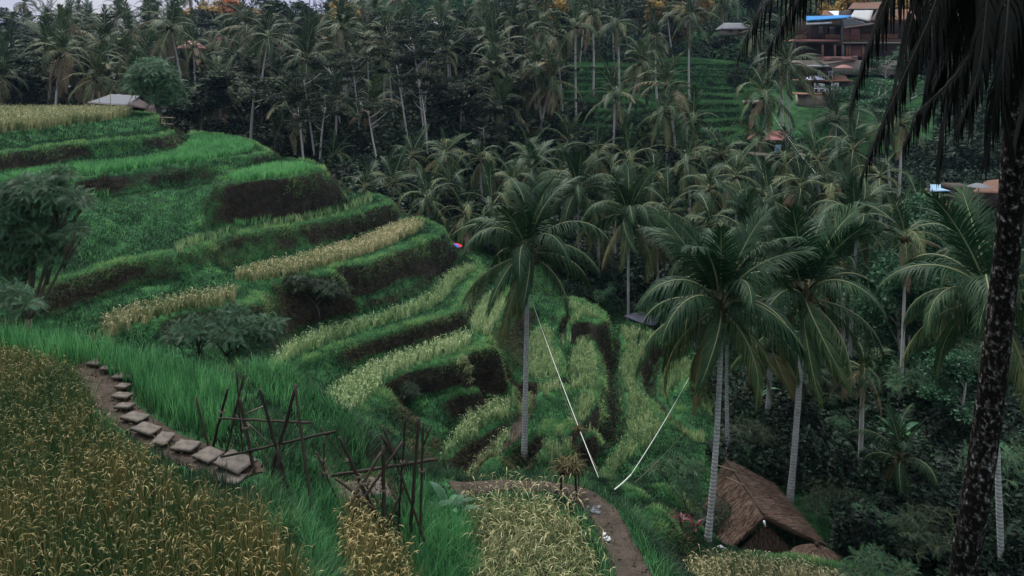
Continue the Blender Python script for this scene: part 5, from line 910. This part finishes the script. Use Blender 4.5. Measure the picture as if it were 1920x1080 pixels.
# ------------------------------------------------------------------ parasols, tarpaulin, people
def parasol(name, label, p, r, mats, h=2.2, group=None, flat=.34):
    x, y, z = p; gz = min(float(H(x, y)), z - 1.2); t = thing(name, label, 'parasol', (x, y, gz), 0, group); g = Geo(); g.tube([(0, 0, 0), (0, 0, (z - gz) / 2), (0, 0, z - gz)], .03, 6, .6); obj('pole', g, M['tin'], t)
    n = 8
    for k in range(n):
        a0, a1 = k / n * 6.2832, (k + 1) / n * 6.2832; g = Geo(); V = []
        for i, u in enumerate(np.linspace(0.02, 1, 5)):
            for w_ in np.linspace(0, 1, 4): a = a0 + (a1 - a0) * w_; rr = r * u * (1 - .06 * math.sin(w_ * math.pi)); V.append([rr * math.cos(a), rr * math.sin(a), z - gz + r * flat * (1 - u ** 1.6)])
        V = np.array(V); f = [(4 * i + j, 4 * i + j + 1, 4 * i + j + 5, 4 * i + j + 4) for i in range(4) for j in range(3)]; g.add(V, f); g.add(V - [0, 0, .015], [x_[::-1] for x_ in f]); obj('panel', g, M[mats[k % len(mats)]], t)
    return t
parasol('parasol', 'small parasol with red and blue panels at the tip of the straw-coloured terrace', P(853, 461, 57), .55, ['red', 'blue', 'blue', 'red', 'red', 'blue', 'blue', 'red'])
parasol('parasol', 'rose-red parasol between the rust building and the feathery trees', P(1582, 127, 112), 1.3, ['redtin'])
parasol('parasol', 'wide white parasol below the rust building', P(1526, 149, 108), 1.5, ['cloth_lilac'])
def sheet_roof(name, label, quad, mat, h=2.0, cat='shelter', th=.05, posts=True, n=6, jit=.03):
    q = [np.asarray(a, float) for a in quad]; c = sum(q) / 4; t = thing(name, label, cat, (c[0], c[1], float(H(c[0], c[1])))); b_ = np.array(t.location); g = Geo(); g.slab([a - b_ for a in q], th, .5, 0, n, jit, 3); obj('roof', g, M[mat], t, False)
    if posts:
        for a in q:
            p = a - b_ + (c - a) * .06; z0 = float(H(a[0], a[1])) - b_[2] - .1
            if p[2] - z0 > .15: g = Geo(); g.tube([(p[0], p[1], z0), (p[0], p[1], (z0 + p[2]) / 2), (p[0], p[1], p[2] - .03)], .05, 6, .4); obj('post', g, M['darkwood'], t)
    return t
sheet_roof('tarpaulin_shelter', 'slate-coloured tarpaulin shelter next to the rounded rice plot', [P(1168, 592, 55), P(1225, 612, 52.5), P(1246, 590, 54), P(1195, 583, 58)], 'tarp')
# tin hut on the upper terrace
b = np.array(gl(215, 0, 72)); t = thing('tin_roofed_hut', 'grey tin-roofed hut at the back of the top terrace', 'hut', b); g = Geo(); g.slab([P(210,176,75)-b,P(262,180,75)-b,P(238,197,70)-b,P(164,192,70)-b], .06, .5, 0, 8, .015, 2); obj('roof', g, M['tin'], t, False)
g = Geo(); g.slab([P(248,178,75)-b,P(280,196,75)-b,P(272,204,70.5)-b,P(238,197,70)-b], .06, .3, 0, 4, .01, 3); obj('roof', g, M['darkwood'], t, False)
c = (P(232,198,71) + P(262,198,74)) / 2 - b; g = Geo(); g.box((c[0] - .8, c[1] + 1, c[2] / 2 - .25), (4.2, 3.2, c[2] - .5 + .5), 0, .5); obj('wall', g, M['darkwood'], t)
g = Geo(); p = P(165, 193, 69.9) - b; q = P(240, 199, 69.9) - b; g.tube([p, (p + q) / 2, q], .05, 5, .8); obj('fascia', g, M['bamboo_pale'], t)
for px in (186, 207): g = Geo(); p = P(px, 172, 69.7) - b; g.tube([p * [1, 1, 0] + [0, 0, -.3], p * [1, 1, .5], p], .03, 5, .8); obj('post', g, M['bamboo_pale'], t)
b = np.array(gl(308, 0, 62)); t = thing('rail_fence', 'short fence of weathered rails under the round leafy tree', 'fence', b)
for px in (301, 312, 323): g = Geo(); p = P(px, 217, 62) - b; g.tube([p * [1, 1, 0] - [0, 0, .2], p * [1, 1, .5], p], .05, 6, .3); obj('post', g, M['darkwood'], t)
for y_ in (220, 232): g = Geo(); p = P(298, y_, 61.9) - b; q = P(326, y_ + 1, 61.9) - b; g.tube([p, (p + q) / 2, q], .04, 5, .8); obj('rail', g, M['bamboo_pale'], t)
# standing person in red
def person(label, px, d, hgt=1.6, shirt='red'):
    x, y, z = gl(px, 0, d); t = thing('person', label, 'person', (x, y, z)); g = Geo(); s = hgt / 1.7
    me = bpy.data.meshes.new('body'); J = [(0, 0, .95), (0, 0, 1.15), (0, 0, 1.38), (0, 0, 1.47), (0, 0, 1.6), (.2, 0, 1.38), (.27, -.05, 1.1), (.22, -.25, .98), (-.2, 0, 1.38), (-.26, -.05, 1.1), (-.2, -.25, 1.0), (.1, 0, .9), (.11, -.02, .5), (.1, 0, .06), (.1, -.14, .03), (-.1, 0, .9), (-.11, -.02, .5), (-.1, 0, .06), (-.1, -.14, .03)]
    E = [(0, 1), (1, 2), (2, 3), (3, 4), (2, 5), (5, 6), (6, 7), (2, 8), (8, 9), (9, 10), (0, 11), (11, 12), (12, 13), (13, 14), (0, 15), (15, 16), (16, 17), (17, 18)]; rd = [.15, .14, .15, .06, .11, .06, .045, .035, .06, .045, .035, .085, .06, .045, .04, .085, .06, .045, .04]
    me.from_pydata([[a * s for a in j] for j in J], [], E); o = bpy.data.objects.new('body', me); C.objects.link(o); o.parent = t; me.materials.append(M['skin']); m = o.modifiers.new('skin', 'SKIN'); me.skin_vertices[0] if me.skin_vertices else None
    sk = me.skin_vertices[0].data if me.skin_vertices else None
    if sk:
        for v, r in zip(sk, rd): v.radius = (r * s, r * s * .8)
        sk[0].use_root = True
    o.modifiers.new('sub', 'SUBSURF').levels = 1
    g.tube([(0, 0, .92 * s), (0, 0, 1.15 * s), (0, 0, 1.40 * s)], [.17 * s, .16 * s, .17 * s], 10, .5); obj('shirt', g, M[shirt], t); g = Geo(); g.ball((0, .01, 1.64 * s), (.105 * s, .115 * s, .10 * s), 8, .3); obj('hair', g, M['hair'], t); g = Geo(); g.tube([(0, 0, .45 * s), (0, 0, .7 * s), (0, 0, .93 * s)], [.17 * s, .17 * s, .16 * s], 10, .3); obj('sarong', g, M['darkwood'], t); return t
person('person in a red shirt standing behind the bright green upper terrace', 410, 72.5)
# ------------------------------------------------------------------ buildings on the far side
def bx(g, x0, y0, x1, y1, d, dep, b, tint=.5, mat=0):   # box whose front fills the given photo rectangle at distance d
    p = P(x0, y1, d); q = P(x1, y0, d); g.box(((p[0] + q[0]) / 2 - b[0], d + dep / 2 - b[1], (p[2] + q[2]) / 2 - b[2]), (abs(q[0] - p[0]), dep, abs(q[2] - p[2])), 0, tint, mat)
def part(nm, t, b, mat, *rects, tint=.5):
    g = Geo()
    for r in rects: bx(g, *r, b, tint)
    return obj(nm, g, M[mat], t, False)
b = np.array([P(1600, 118, 120)[0], 120., P(1600, 118, 120)[2]]); t = thing('restaurant_building', 'two-storey timber restaurant with open verandas and blue and clay roofs on the far hilltop', 'building', b)
part('wall', t, b, 'darkwood', (1500, 40, 1700, 76, 124, 5)); part('wall', t, b, 'darkwood', (1510, 82, 1700, 112, 124.5, 5)); [part('panel', t, b, 'pink', r_) for r_ in ((1581, 54, 1612, 76, 122.2, .3), (1586, 86, 1622, 106, 122.6, .3), (1700, 60, 1712, 76, 122, .3))]
part('floor_slab', t, b, 'pink', (1490, 74, 1578, 78, 119.2, 5)); part('floor_slab', t, b, 'wood', (1581, 74, 1690, 76.5, 119.2, 5)); part('floor_slab', t, b, 'rust', (1581, 78.5, 1690, 81.5, 118.6, 5)); part('terrace_slab', t, b, 'pink', (1548, 106, 1608, 113, 118.2, 6)); part('foundation', t, b, 'rust', (1500, 113, 1720, 140, 119, 6))
part('partition', t, b, 'tin', (1578, 38, 1582, 80, 118.8, .3), (1579, 82, 1583, 106, 119, .3))
for x in (1588, 1593, 1618, 1543, 1566): part('column', t, b, 'wood', (x - 1.6, 84, x + 1.6, 108, 119.3, .3))
for x in (1497, 1520, 1545, 1594, 1618, 1643, 1687): part('column', t, b, 'darkwood', (x - 1, 42, x + 1, 75, 119.4, .2))
for x0, x1, y0 in ((1548, 1576, 65), (1584, 1616, 65), (1617, 1684, 64), (1490, 1512, 67)):
    o = part('balustrade', t, b, 'wood', (x0, y0, x1, y0 + 1.5, 119.0, .15), *[(x + .2, y0 + 1.5, x + 1.1, 74.2, 119.05, .08) for x in np.arange(x0, x1 - 1, 2.6)])
part('planter', t, b, 'rust', (1558, 107, 1578, 109, 118.0, .4), (1600, 104.5, 1608, 108, 118.0, .4)); part('window', t, b, 'tin', (1536, 49, 1552, 63, 123.6, .2), (1556, 50, 1566, 66, 123.6, .2))
def roofp(nm, mat, quad, th=.15, sd=1): g = Geo(); g.slab([P(*q) - b for q in quad], th, .5, 0, 6, .02, sd); return obj(nm, g, M[mat], t, False)
roofp('roof', 'bluetin', [(1512, 38, 118), (1592, 32, 118), (1600, 28, 124), (1512, 30, 124)]); roofp('roof', 'tin', [(1512, 46, 117), (1560, 43, 117), (1560, 38, 119), (1512, 40, 119)])
roofp('gable', 'tin', [(1582, 52, 117.9), (1625, 43, 117.9), (1593, 32, 117.9), (1580, 38, 117.9)], .12); roofp('roof', 'ribtin', [(1595, 31, 118.2), (1632, 39, 118.2), (1637, 19, 125), (1602, 19, 125)]); roofp('roof', 'darkwood', [(1582, 53, 116.5), (1642, 44, 117), (1640, 39, 119), (1590, 44, 119)])
roofp('roof', 'terracotta', [(1640, 39, 117.5), (1688, 36, 117.5), (1680, 18, 124), (1664, 17, 121)]); roofp('roof', 'terracotta', [(1688, 37, 117.5), (1738, 36, 117.5), (1738, 17, 124), (1664, 17, 121)]); roofp('gable', 'wood', [(1650, 37.5, 117.2), (1680, 36, 117.2), (1667, 22, 117.4), (1665, 22, 117.4)], .1); roofp('roof', 'darkwood', [(1632, 38, 118), (1642, 39, 118), (1660, 18, 124), (1645, 18, 124)])
b = np.array(P(1625, 40, 138)); t = thing('brown_roofed_house', 'long brown-roofed house behind the timber restaurant', 'building', b); part('wall', t, b, 'darkwood', (1596, 17, 1668, 50, 139, 6)); roofp('roof', 'terracotta', [(1590, 17, 137), (1672, 16, 137), (1660, 4, 144), (1600, 4, 144)]); part('fascia', t, b, 'rust', (1592, 15.6, 1668, 17.4, 136.8, .2))
b = np.array(P(1650, 10, 165)); t = thing('pale_house', 'cream house catching the light at the top edge above the brown roof', 'building', b); part('wall', t, b, 'rust', (1606, -8, 1636, 5, 165, 6)); roofp('roof', 'terracotta', [(1600, -6, 163), (1640, -6, 163), (1636, -16, 170), (1604, -16, 170)]); part('window', t, b, 'darkwood', (1616, -3, 1620, 3, 164.8, .1), (1626, -3, 1629, 3, 164.8, .1))
b = np.array(P(1555, 30, 132)); t = thing('shed', 'small shed with a white sheet on its rusty roof, left of the grey ribbed roof', 'building', b); part('wall', t, b, 'darkwood', (1544, 29, 1578, 50, 132, 3)); roofp('roof', 'terracotta', [(1541, 29, 131), (1566, 29, 131), (1558, 20, 134), (1543, 21, 134)]); roofp('sheet', 'white', [(1566, 29.5, 130.8), (1573, 29, 130.8), (1573, 20, 133), (1554, 20.5, 133)], .06)
# lower deck of the cafe
b = np.array(P(1540, 172, 108)); t = thing('cafe_terrace', 'stepped cafe terrace with an awning and a stone retaining wall under the restaurant', 'terrace', b); part('deck', t, b, 'wood', (1506, 150, 1600, 153, 107, 4), (1500, 176, 1575, 178, 104, 4)); part('retaining_wall', t, b, 'rust', (1512, 179, 1570, 202, 104.5, 4)); part('retaining_wall', t, b, 'darkwood', (1508, 153, 1598, 170, 108, 3), (1505, 126, 1560, 149, 109.5, 3))
roofp('awning', 'darkwood', [(1515, 124, 107), (1562, 118, 107), (1590, 113, 111), (1530, 116, 111)], .1); part('fascia', t, b, 'white', (1514, 122, 1553, 124.5, 106.8, .15)); [part('column', t, b, 'darkwood', r_) for r_ in ((1516, 124, 1518, 150, 107.2, .2), (1548, 124, 1550, 150, 107.2, .2))]
def chair(px, py, d, rz, label, mat='white', s=1.0):
    p = P(px, py, d); t = thing('garden_chair', label, 'chair', (p[0], p[1], p[2]), rz, 'white garden chairs on the cafe terrace')
    g = Geo(); g.box((0, 0, .45 * s), (.5 * s, .5 * s, .05), 0, .5); obj('seat', g, M[mat], t, False); g = Geo(); g.box((0, .24 * s, .95 * s), (.5 * s, .05, .07), 0, .5)
    for k in (-.2, -.07, .07, .2): g.box((k * s, .24 * s, .70 * s), (.05, .04, .45 * s), 0, .5)
    obj('backrest', g, M[mat], t, False)
    for a, c in ((-1, -1), (1, -1), (-1, 1), (1, 1)): g = Geo(); g.box((a * .22 * s, c * .22 * s, .21 * s), (.06, .06, .43 * s), 0, .5); obj('leg', g, M[mat], t, False)
for i, (px, py, lb) in enumerate([(1531,174,'white garden chair at the left end of the lower cafe deck'),(1539,174,'white garden chair second from the left on the lower cafe deck'),(1547,175,'white garden chair in the middle of the lower cafe deck'),(1563,175,'white garden chair right of the gap on the lower cafe deck'),(1571,173,'white garden chair at the right end of the lower cafe deck'),(1540,149,'white garden chair behind the wide white parasol'),(1557,150,'white garden chair on the upper cafe deck near the orange awning')]): chair(px, py, 105.5 if py > 160 else 108.5, .5 * (i % 3) - .4, lb, 'white', 1.25)
b = np.array(P(1585, 150, 108)); g = Geo(); g.slab([P(1556, 147, 108), P(1592, 153, 107), P(1588, 143, 110), P(1562, 138, 110)], .1, .5, 0, 4, .03, 4); tag(obj('awning', g, M['terracotta'], None, False), 'patched orange awning beside the wide white parasol', 'awning')
# roadside stall with the faded red roof
b = np.array(P(1462, 296, 82)); t = thing('roadside_stall', 'open stall with a faded red tin roof on a plank deck between two leaning palms', 'stall', b); g = Geo(); g.slab([P(1436, 262, 81) - b, P(1474, 262, 81) - b, P(1472, 243, 84) - b, P(1438, 245, 84) - b], .06, .5, 0, 6, .02, 5); obj('roof', g, M['redtin'], t, False); part('deck', t, b, 'bamboo_pale', (1414, 290, 1512, 293.5, 80.5, 2.5)); part('back_wall', t, b, 'darkwood', (1438, 268, 1474, 290, 83.5, .2))
for x in (1449, 1472): part('post', t, b, 'darkwood', (x, 262, x + 1, 291, 81.2, .1))
for x in (1428, 1433, 1473, 1500): part('pile', t, b, 'bamboo_pale', (x, 293, x + 1.6, 318, 81, .12))
for i, x in enumerate((1455, 1461)):
    g = Geo(); p = P(x, 280, 81.2); g.box((0, 0, 0), (.30, .07, .95), 0, .5 + .2 * i); g.box((0, -.05, 0), (.22, .05, .8), 0, .8); o = obj('blue_board', g, M['bluetarp'], None, False); o.location = Vector(p); o.rotation_euler = (0, math.radians(14), .2); tag(o, 'pale blue board, the %s of the pair leaning in the red-roofed stall' % ('left one' if i == 0 else 'right one'), 'board')
g = Geo(); g.slab([P(1402, 262, 84), P(1421, 251, 84), P(1419, 246, 85), P(1402, 257, 85)], .1, .5, 0, 3, .02, 1); tag(obj('sheet_roof', g, M['terracotta'], None, False), 'small tilted orange sheet left of the red-roofed stall', 'roof sheet')
b = np.array(P(1420, 214, 92)); t = thing('shelter', 'white-topped shelter with dark hangings below the leaning palms', 'shelter', b); part('roof', t, b, 'rust', (1402, 190, 1443, 195, 91, 2)); part('back_wall', t, b, 'darkwood', (1406, 195, 1438, 214, 93, .2)); part('counter', t, b, 'tin', (1408, 204, 1424, 214, 91.2, .6)); part('post', t, b, 'darkwood', (1405, 195, 1406, 216, 91.2, .1), (1436, 195, 1437, 216, 91.2, .1))
# blue-roofed cafe at the right
b = np.array(P(1790, 385, 66)); t = thing('blue_roofed_cafe', 'cafe under a pale blue tin roof behind the leafy tree on the right', 'building', b); g = Geo(); g.slab([P(1744, 358, 65) - b, P(1792, 358, 65) - b, P(1790, 346, 68) - b, P(1745, 345, 68) - b], .06, .5, 0, 5, .02, 5); obj('roof', g, M['bluetarp'], t, False); part('wall', t, b, 'darkwood', (1750, 359, 1790, 388, 67, 2)); part('window', t, b, 'tin', (1780, 374, 1790, 387, 66.6, .2))
for x in (1755, 1770, 1788): part('post', t, b, 'darkwood', (x, 359, x + 1.2, 390, 65.2, .1))
b = np.array(P(1850, 385, 62)); t = thing('clay_roofed_cafe', 'dark open cafe with a clay-tiled roof beside the big trunk', 'building', b); g = Geo(); g.slab([P(1822, 360, 61) - b, P(1880, 362, 61) - b, P(1885, 335, 64) - b, P(1850, 338, 64) - b], .1, .5, 0, 5, .02, 5); obj('roof', g, M['terracotta'], t, False); part('wall', t, b, 'darkwood', (1824, 362, 1885, 390, 63.5, 2)); part('door', t, b, 'bluetarp', (1806, 372, 1814, 389, 62, .1)); part('counter', t, b, 'darkwood', (1826, 376, 1860, 389, 61.6, .4)); part('roof', t, b, 'darkwood', (1790, 350, 1826, 360, 62, 2))
parasol('parasol', 'grey-white parasol folded low in front of the clay-roofed cafe', P(1835, 350, 60), .8, ['tin'])
g = Geo(); g.tube([(0, 0, 0), (0, 0, .25), (0, 0, .5), (0, 0, .6)], [.25, .42, .36, .2], 14, .5); g.tube([(0, 0, .6), (0, 0, .66)], [.26, .26], 14, .3); o = obj('clay_pot', g, M['terracotta']); o.location = Vector(P(1774, 399, 60)); tag(o, 'rust-coloured clay pot below the blue-roofed cafe', 'pot')
# roofs among the far palms
def far_house(label, x0, x1, y0, y1, d, rmat, wmat='darkwood', peak=None, name='far_house', seed=0):
    b = np.array(P((x0 + x1) / 2, y1, d)); t = thing(name, label, 'house', b); yr = y0 + (y1 - y0) * .45; w = abs(P(x1, 0, d)[0] - P(x0, 0, d)[0]); ze = P(0, yr, d)[2] - b[2]; zr = P(0, y0, d)[2] - b[2]
    g = Geo(); g.box((0, 1.5, ze / 2), (w * .86, 3, ze), 0, .5); obj('wall', g, M[wmat], t, False); pk = w * .5 if peak is None else w * peak
    for s in (-1, 1): g = Geo(); g.slab([(-w / 2, 1.5 + s * 2.2, ze - .1), (w / 2, 1.5 + s * 2.2, ze - .1), (w / 2 - pk * .6, 1.5, zr), (-w / 2 + pk * .6, 1.5, zr)], .12, .5, 0, 4, .02, seed); obj('roof', g, M[rmat], t, False)
    for s in (-1, 1): g = Geo(); g.slab([(s * w / 2, -.7, ze - .1), (s * w / 2, 3.7, ze - .1), (s * (w / 2 - pk * .6), 1.52, zr), (s * (w / 2 - pk * .6), 1.48, zr)], .12, .5, 0, 3, .02, seed); obj('roof', g, M[rmat], t, False)
    g = Geo(); g.box((-w * .15, -.02, ze * .6), (w * .14, .08, ze * .4), 0, .3); obj('window', g, M['tin'], t, False); g = Geo(); g.box((w * .18, -.02, ze * .45), (w * .12, .08, ze * .9), 0, .3); obj('door', g, M['wood'], t, False); return t
far_house('small house with a steep pointed red roof among the far-left palms', 334, 372, 73, 108, 128, 'redtin', 'darkwood', .75, seed=1); far_house('house with a long red roof right of the pointed one', 396, 430, 68, 92, 150, 'redtin', 'tin', .3, seed=2)
far_house('tiny white-roofed shrine in the hazy left forest', 110, 127, 160, 176, 120, 'white', 'darkwood', .6, seed=3); far_house('pinkish-roofed shed just right of the round leafy tree', 362, 384, 190, 212, 92, 'pink', 'rust', .3, seed=4); far_house('low lilac-walled shed behind the round leafy tree', 272, 287, 195, 214, 76, 'darkwood', 'cloth_lilac', .3, seed=5)
far_house('grey-roofed house half hidden at the top centre', 805, 830, 40, 60, 125, 'tin', 'tin', .3, seed=8); far_house('long dark-roofed house above the small rice steps', 1235, 1300, 34, 66, 150, 'tin', 'darkwood', .2, seed=9); far_house('white-walled house left of the hanging dark fronds', 1352, 1404, 42, 66, 134, 'tin', 'rust', .3, seed=10)
# ------------------------------------------------------------------ dark foreground palm on the right
tp = [P(1806, 1110, 9.6), P(1822, 980, 9.5), P(1846, 830, 9.5), P(1864, 690, 9.4), P(1880, 550, 9.4), P(1893, 420, 9.3), P(1904, 260, 9.2), P(1913, 100, 9.1), P(1916, -80, 9.0), P(1910, -260, 8.9)]
b = np.array([tp[0][0] - .05, tp[0][1], float(H(tp[0][0], tp[0][1])) - .2]); tp = [b + [0, 0, 0]] + tp; t = thing('coconut_palm', 'dark foreground palm with a lichen-blotched trunk leaning up the right edge and black hanging fronds', 'palm tree', b)
c = catmull(tp, 60); rg = np.random.default_rng(5); g = Geo(); rad = np.interp(np.linspace(0, 1, 60), [0, .08, .3, 1], [.21, .168, .155, .125]) * (1 + .02 * rg.normal(0, 1, 60)); g.tube(c - b, rad, 20, .5); obj('trunk', g, M['lichen'], t)
crn = tp[-1]; g = Geo(); g.tube([crn - b - [0, 0, .4], crn - b, crn - b + [0, 0, .3]], [.14, .26, .1], 10, .3); cr = obj('crown', g, M['heart'], t)
def dark_frond(pts, ll, pairs, seed, droop=1.3, tint=.3, lw=.036):
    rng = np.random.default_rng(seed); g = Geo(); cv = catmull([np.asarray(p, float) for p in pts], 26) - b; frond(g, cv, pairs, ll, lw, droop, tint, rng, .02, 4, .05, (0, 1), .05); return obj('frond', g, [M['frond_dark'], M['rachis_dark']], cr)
c_ = crn
dark_frond([c_, P(1780, -330, 8.4), P(1640, -190, 8.0), P(1520, -70, 7.8), P(1430, 10, 7.7), P(1385, 100, 7.7)], .80, 80, 1, 1.5)
dark_frond([c_, P(1850, -330, 8.2), P(1800, -170, 7.8), P(1755, 0, 7.5), P(1705, 120, 7.4), P(1655, 230, 7.3), P(1615, 330, 7.3)], .55, 90, 2, 1.6)
dark_frond([c_, P(1900, -330, 8.3), P(1890, -150, 7.8), P(1870, 0, 7.6), P(1800, 130, 7.5), P(1720, 210, 7.5)], .85, 80, 3, 1.2)
dark_frond([c_, P(1940, -300, 8.3), P(1930, -100, 7.9), P(1905, 60, 7.7), P(1868, 180, 7.6), P(1850, 290, 7.6)], .80, 84, 4, 1.3)
dark_frond([c_, P(1880, -350, 8.6), P(1830, -220, 8.3), P(1790, -90, 8.2), P(1770, 40, 8.1), P(1750, 140, 8.1)], .75, 80, 5, 1.4)
dark_frond([c_, P(1960, -300, 8.8), P(2000, -120, 8.6), P(1990, 60, 8.5), P(1950, 220, 8.5)], .9, 76, 6, 1.3)
dark_frond([c_, P(1800, -380, 9.2), P(1680, -300, 9.4), P(1560, -190, 9.5), P(1480, -90, 9.6), P(1430, 0, 9.6)], .8, 76, 7, 1.5)
dark_frond([c_, P(1890, -300, 8.6), P(1850, -160, 8.2), P(1835, 0, 8.0), P(1830, 120, 8.0), P(1822, 240, 8.0)], .55, 76, 8, 1.5)
for k_, (a_, b_) in enumerate([(0, 0), (60, 30), (-70, 60), (25, 110), (90, -40), (-20, -60)]): dark_frond([c_, P(1850 + a_, -260, 8.0), P(1800 + a_, -110 + b_, 7.9 + .1 * k_), P(1770 + a_, 20 + b_, 7.8 + .1 * k_), P(1745 + a_, 120 + b_, 7.8 + .1 * k_), P(1735 + a_, 200 + b_, 7.8 + .1 * k_)], .7, 84, 20 + k_, 1.5)
for k_, pts_ in enumerate([[(1790,-340,8.6),(1690,-230,8.3),(1600,-130,8.1),(1530,-50,8.0),(1475,30,8.0),(1440,90,8.0)],[(1840,-340,8.2),(1760,-210,7.9),(1700,-80,7.7),(1655,20,7.6),(1620,110,7.6),(1600,180,7.6)],[(1860,-330,8.4),(1820,-190,8.2),(1800,-40,8.0),(1775,90,7.9),(1735,190,7.9),(1700,260,7.9)],[(1900,-330,8.8),(1900,-150,8.6),(1930,20,8.5),(1925,160,8.5),(1905,260,8.5)],[(1880,-320,7.9),(1860,-150,7.4),(1850,10,7.2),(1835,130,7.1),(1800,230,7.1)]]): dark_frond([c_] + [P(*q_) for q_ in pts_], .72, 96, 50 + k_, 1.5, .3, .042)
dark_frond([c_, P(1760, -330, 8.8), P(1650, -210, 8.6), P(1560, -110, 8.5), P(1500, -30, 8.5), P(1465, 50, 8.5)], .75, 84, 31, 1.6)
dark_frond([c_, P(1930, -300, 8.0), P(1900, -140, 7.3), P(1890, 20, 7.0), P(1880, 160, 6.9), P(1895, 280, 6.9)], .6, 76, 9, 1.5)
dark_frond([c_, P(1990, -420, 9.5), P(2130, -480, 10), P(2300, -400, 10.5), P(2400, -250, 10.8)], .8, 60, 10, 1.2); dark_frond([c_, P(1930, -480, 10), P(1960, -560, 11), P(2000, -520, 12), P(2050, -380, 13)], .8, 60, 11, 1.2)
# ------------------------------------------------------------------ evening haze over the far forest
hz = bpy.data.meshes.new('haze'); X_, Y_, Zl, Zh = 470., (-60., 560.), -25., 90.
hz.from_pydata([(x, y, z) for z in (Zl, Zh) for y in Y_ for x in (-X_, X_)], [], [(0, 2, 3, 1), (4, 5, 7, 6), (0, 1, 5, 4), (2, 6, 7, 3), (0, 4, 6, 2), (1, 3, 7, 5)])
ho = bpy.data.objects.new('haze', hz); C.objects.link(ho); ho['kind'] = 'stuff'; ho['label'] = 'thin bluish evening haze'
hm = bpy.data.materials.new('haze'); hm.use_nodes = True; hm.node_tree.nodes.clear(); vo = N(hm.node_tree, 'ShaderNodeVolumePrincipled'); vo.inputs['Density'].default_value = .00010; vo.inputs['Color'].default_value = (.42, .66, 1, 1); vo.inputs['Anisotropy'].default_value = .2
hm.node_tree.links.new(vo.outputs[0], N(hm.node_tree, 'ShaderNodeOutputMaterial').inputs['Volume']); hz.materials.append(hm)
# ------------------------------------------------------------------ labels that tell the many palms and trees apart
ORD = ['first', 'second', 'third', 'fourth', 'fifth', 'sixth', 'seventh', 'eighth', 'ninth', 'tenth', 'eleventh', 'twelfth', 'thirteenth', 'fourteenth', 'fifteenth', 'sixteenth', 'seventeenth', 'eighteenth', 'nineteenth', 'twentieth'] + ['%dth' % k for k in range(21, 60)]
def band(py, d):
    return 'on the skyline' if py < 35 else 'high up' if py < 105 else 'mid-slope' if py < 190 else 'low down' if py < 300 else 'in the valley'
def zone(px, py):
    if py < 300:
        z = [(150, 'at the far left'), (300, 'above the tin-roofed hut'), (420, 'behind the round leafy tree'), (560, 'above the bright green terrace'), (700, 'above the terrace tips'), (840, 'among slender pale trunks'), (960, 'left of the white-trunked row'), (1080, 'left of the rice steps'), (1230, 'before the small rice steps'), (1400, 'right of the rice steps'), (1560, 'behind the hanging fronds'), (1740, 'by the timber restaurant'), (9999, 'at the top right')]
    else:
        z = [(960, 'behind the striped parasol'), (1120, 'behind the lone palm'), (1260, 'behind the slate tarpaulin'), (1420, 'above the twin trunks'), (1600, 'above the ringed trunk'), (1760, 'by the right-hand leafy tree'), (9999, 'beside the blotched trunk')]
    return next(n for a, n in z if px < a)
grp = {}
for t, key, px, py, d in LIST:
    kind = {'coconut_palm': 'coconut palm', 'slender_tree': 'pale-trunked tree'}.get(t.name.split('.')[0], {'gold': 'golden tree', 'leafy': 'leafy tree'}.get(key, 'broadleaf tree'))
    grp.setdefault((kind, band(py, d), zone(px, py)), []).append((px, t))
for (kind, bd, zn), L_ in grp.items():
    L_.sort(key=lambda a: a[0]); n = len(L_)
    for i, (px, t) in enumerate(L_):
        t['label'] = ('only ' + kind if n == 1 else ORD[i] + ' from left of ' + str(n) + ' ' + kind + 's') + ' ' + bd + ' ' + zn
        t['category'] = 'palm tree' if 'palm' in kind else 'tree'
        if n > 1: t['group'] = kind + 's ' + bd + ' ' + zn
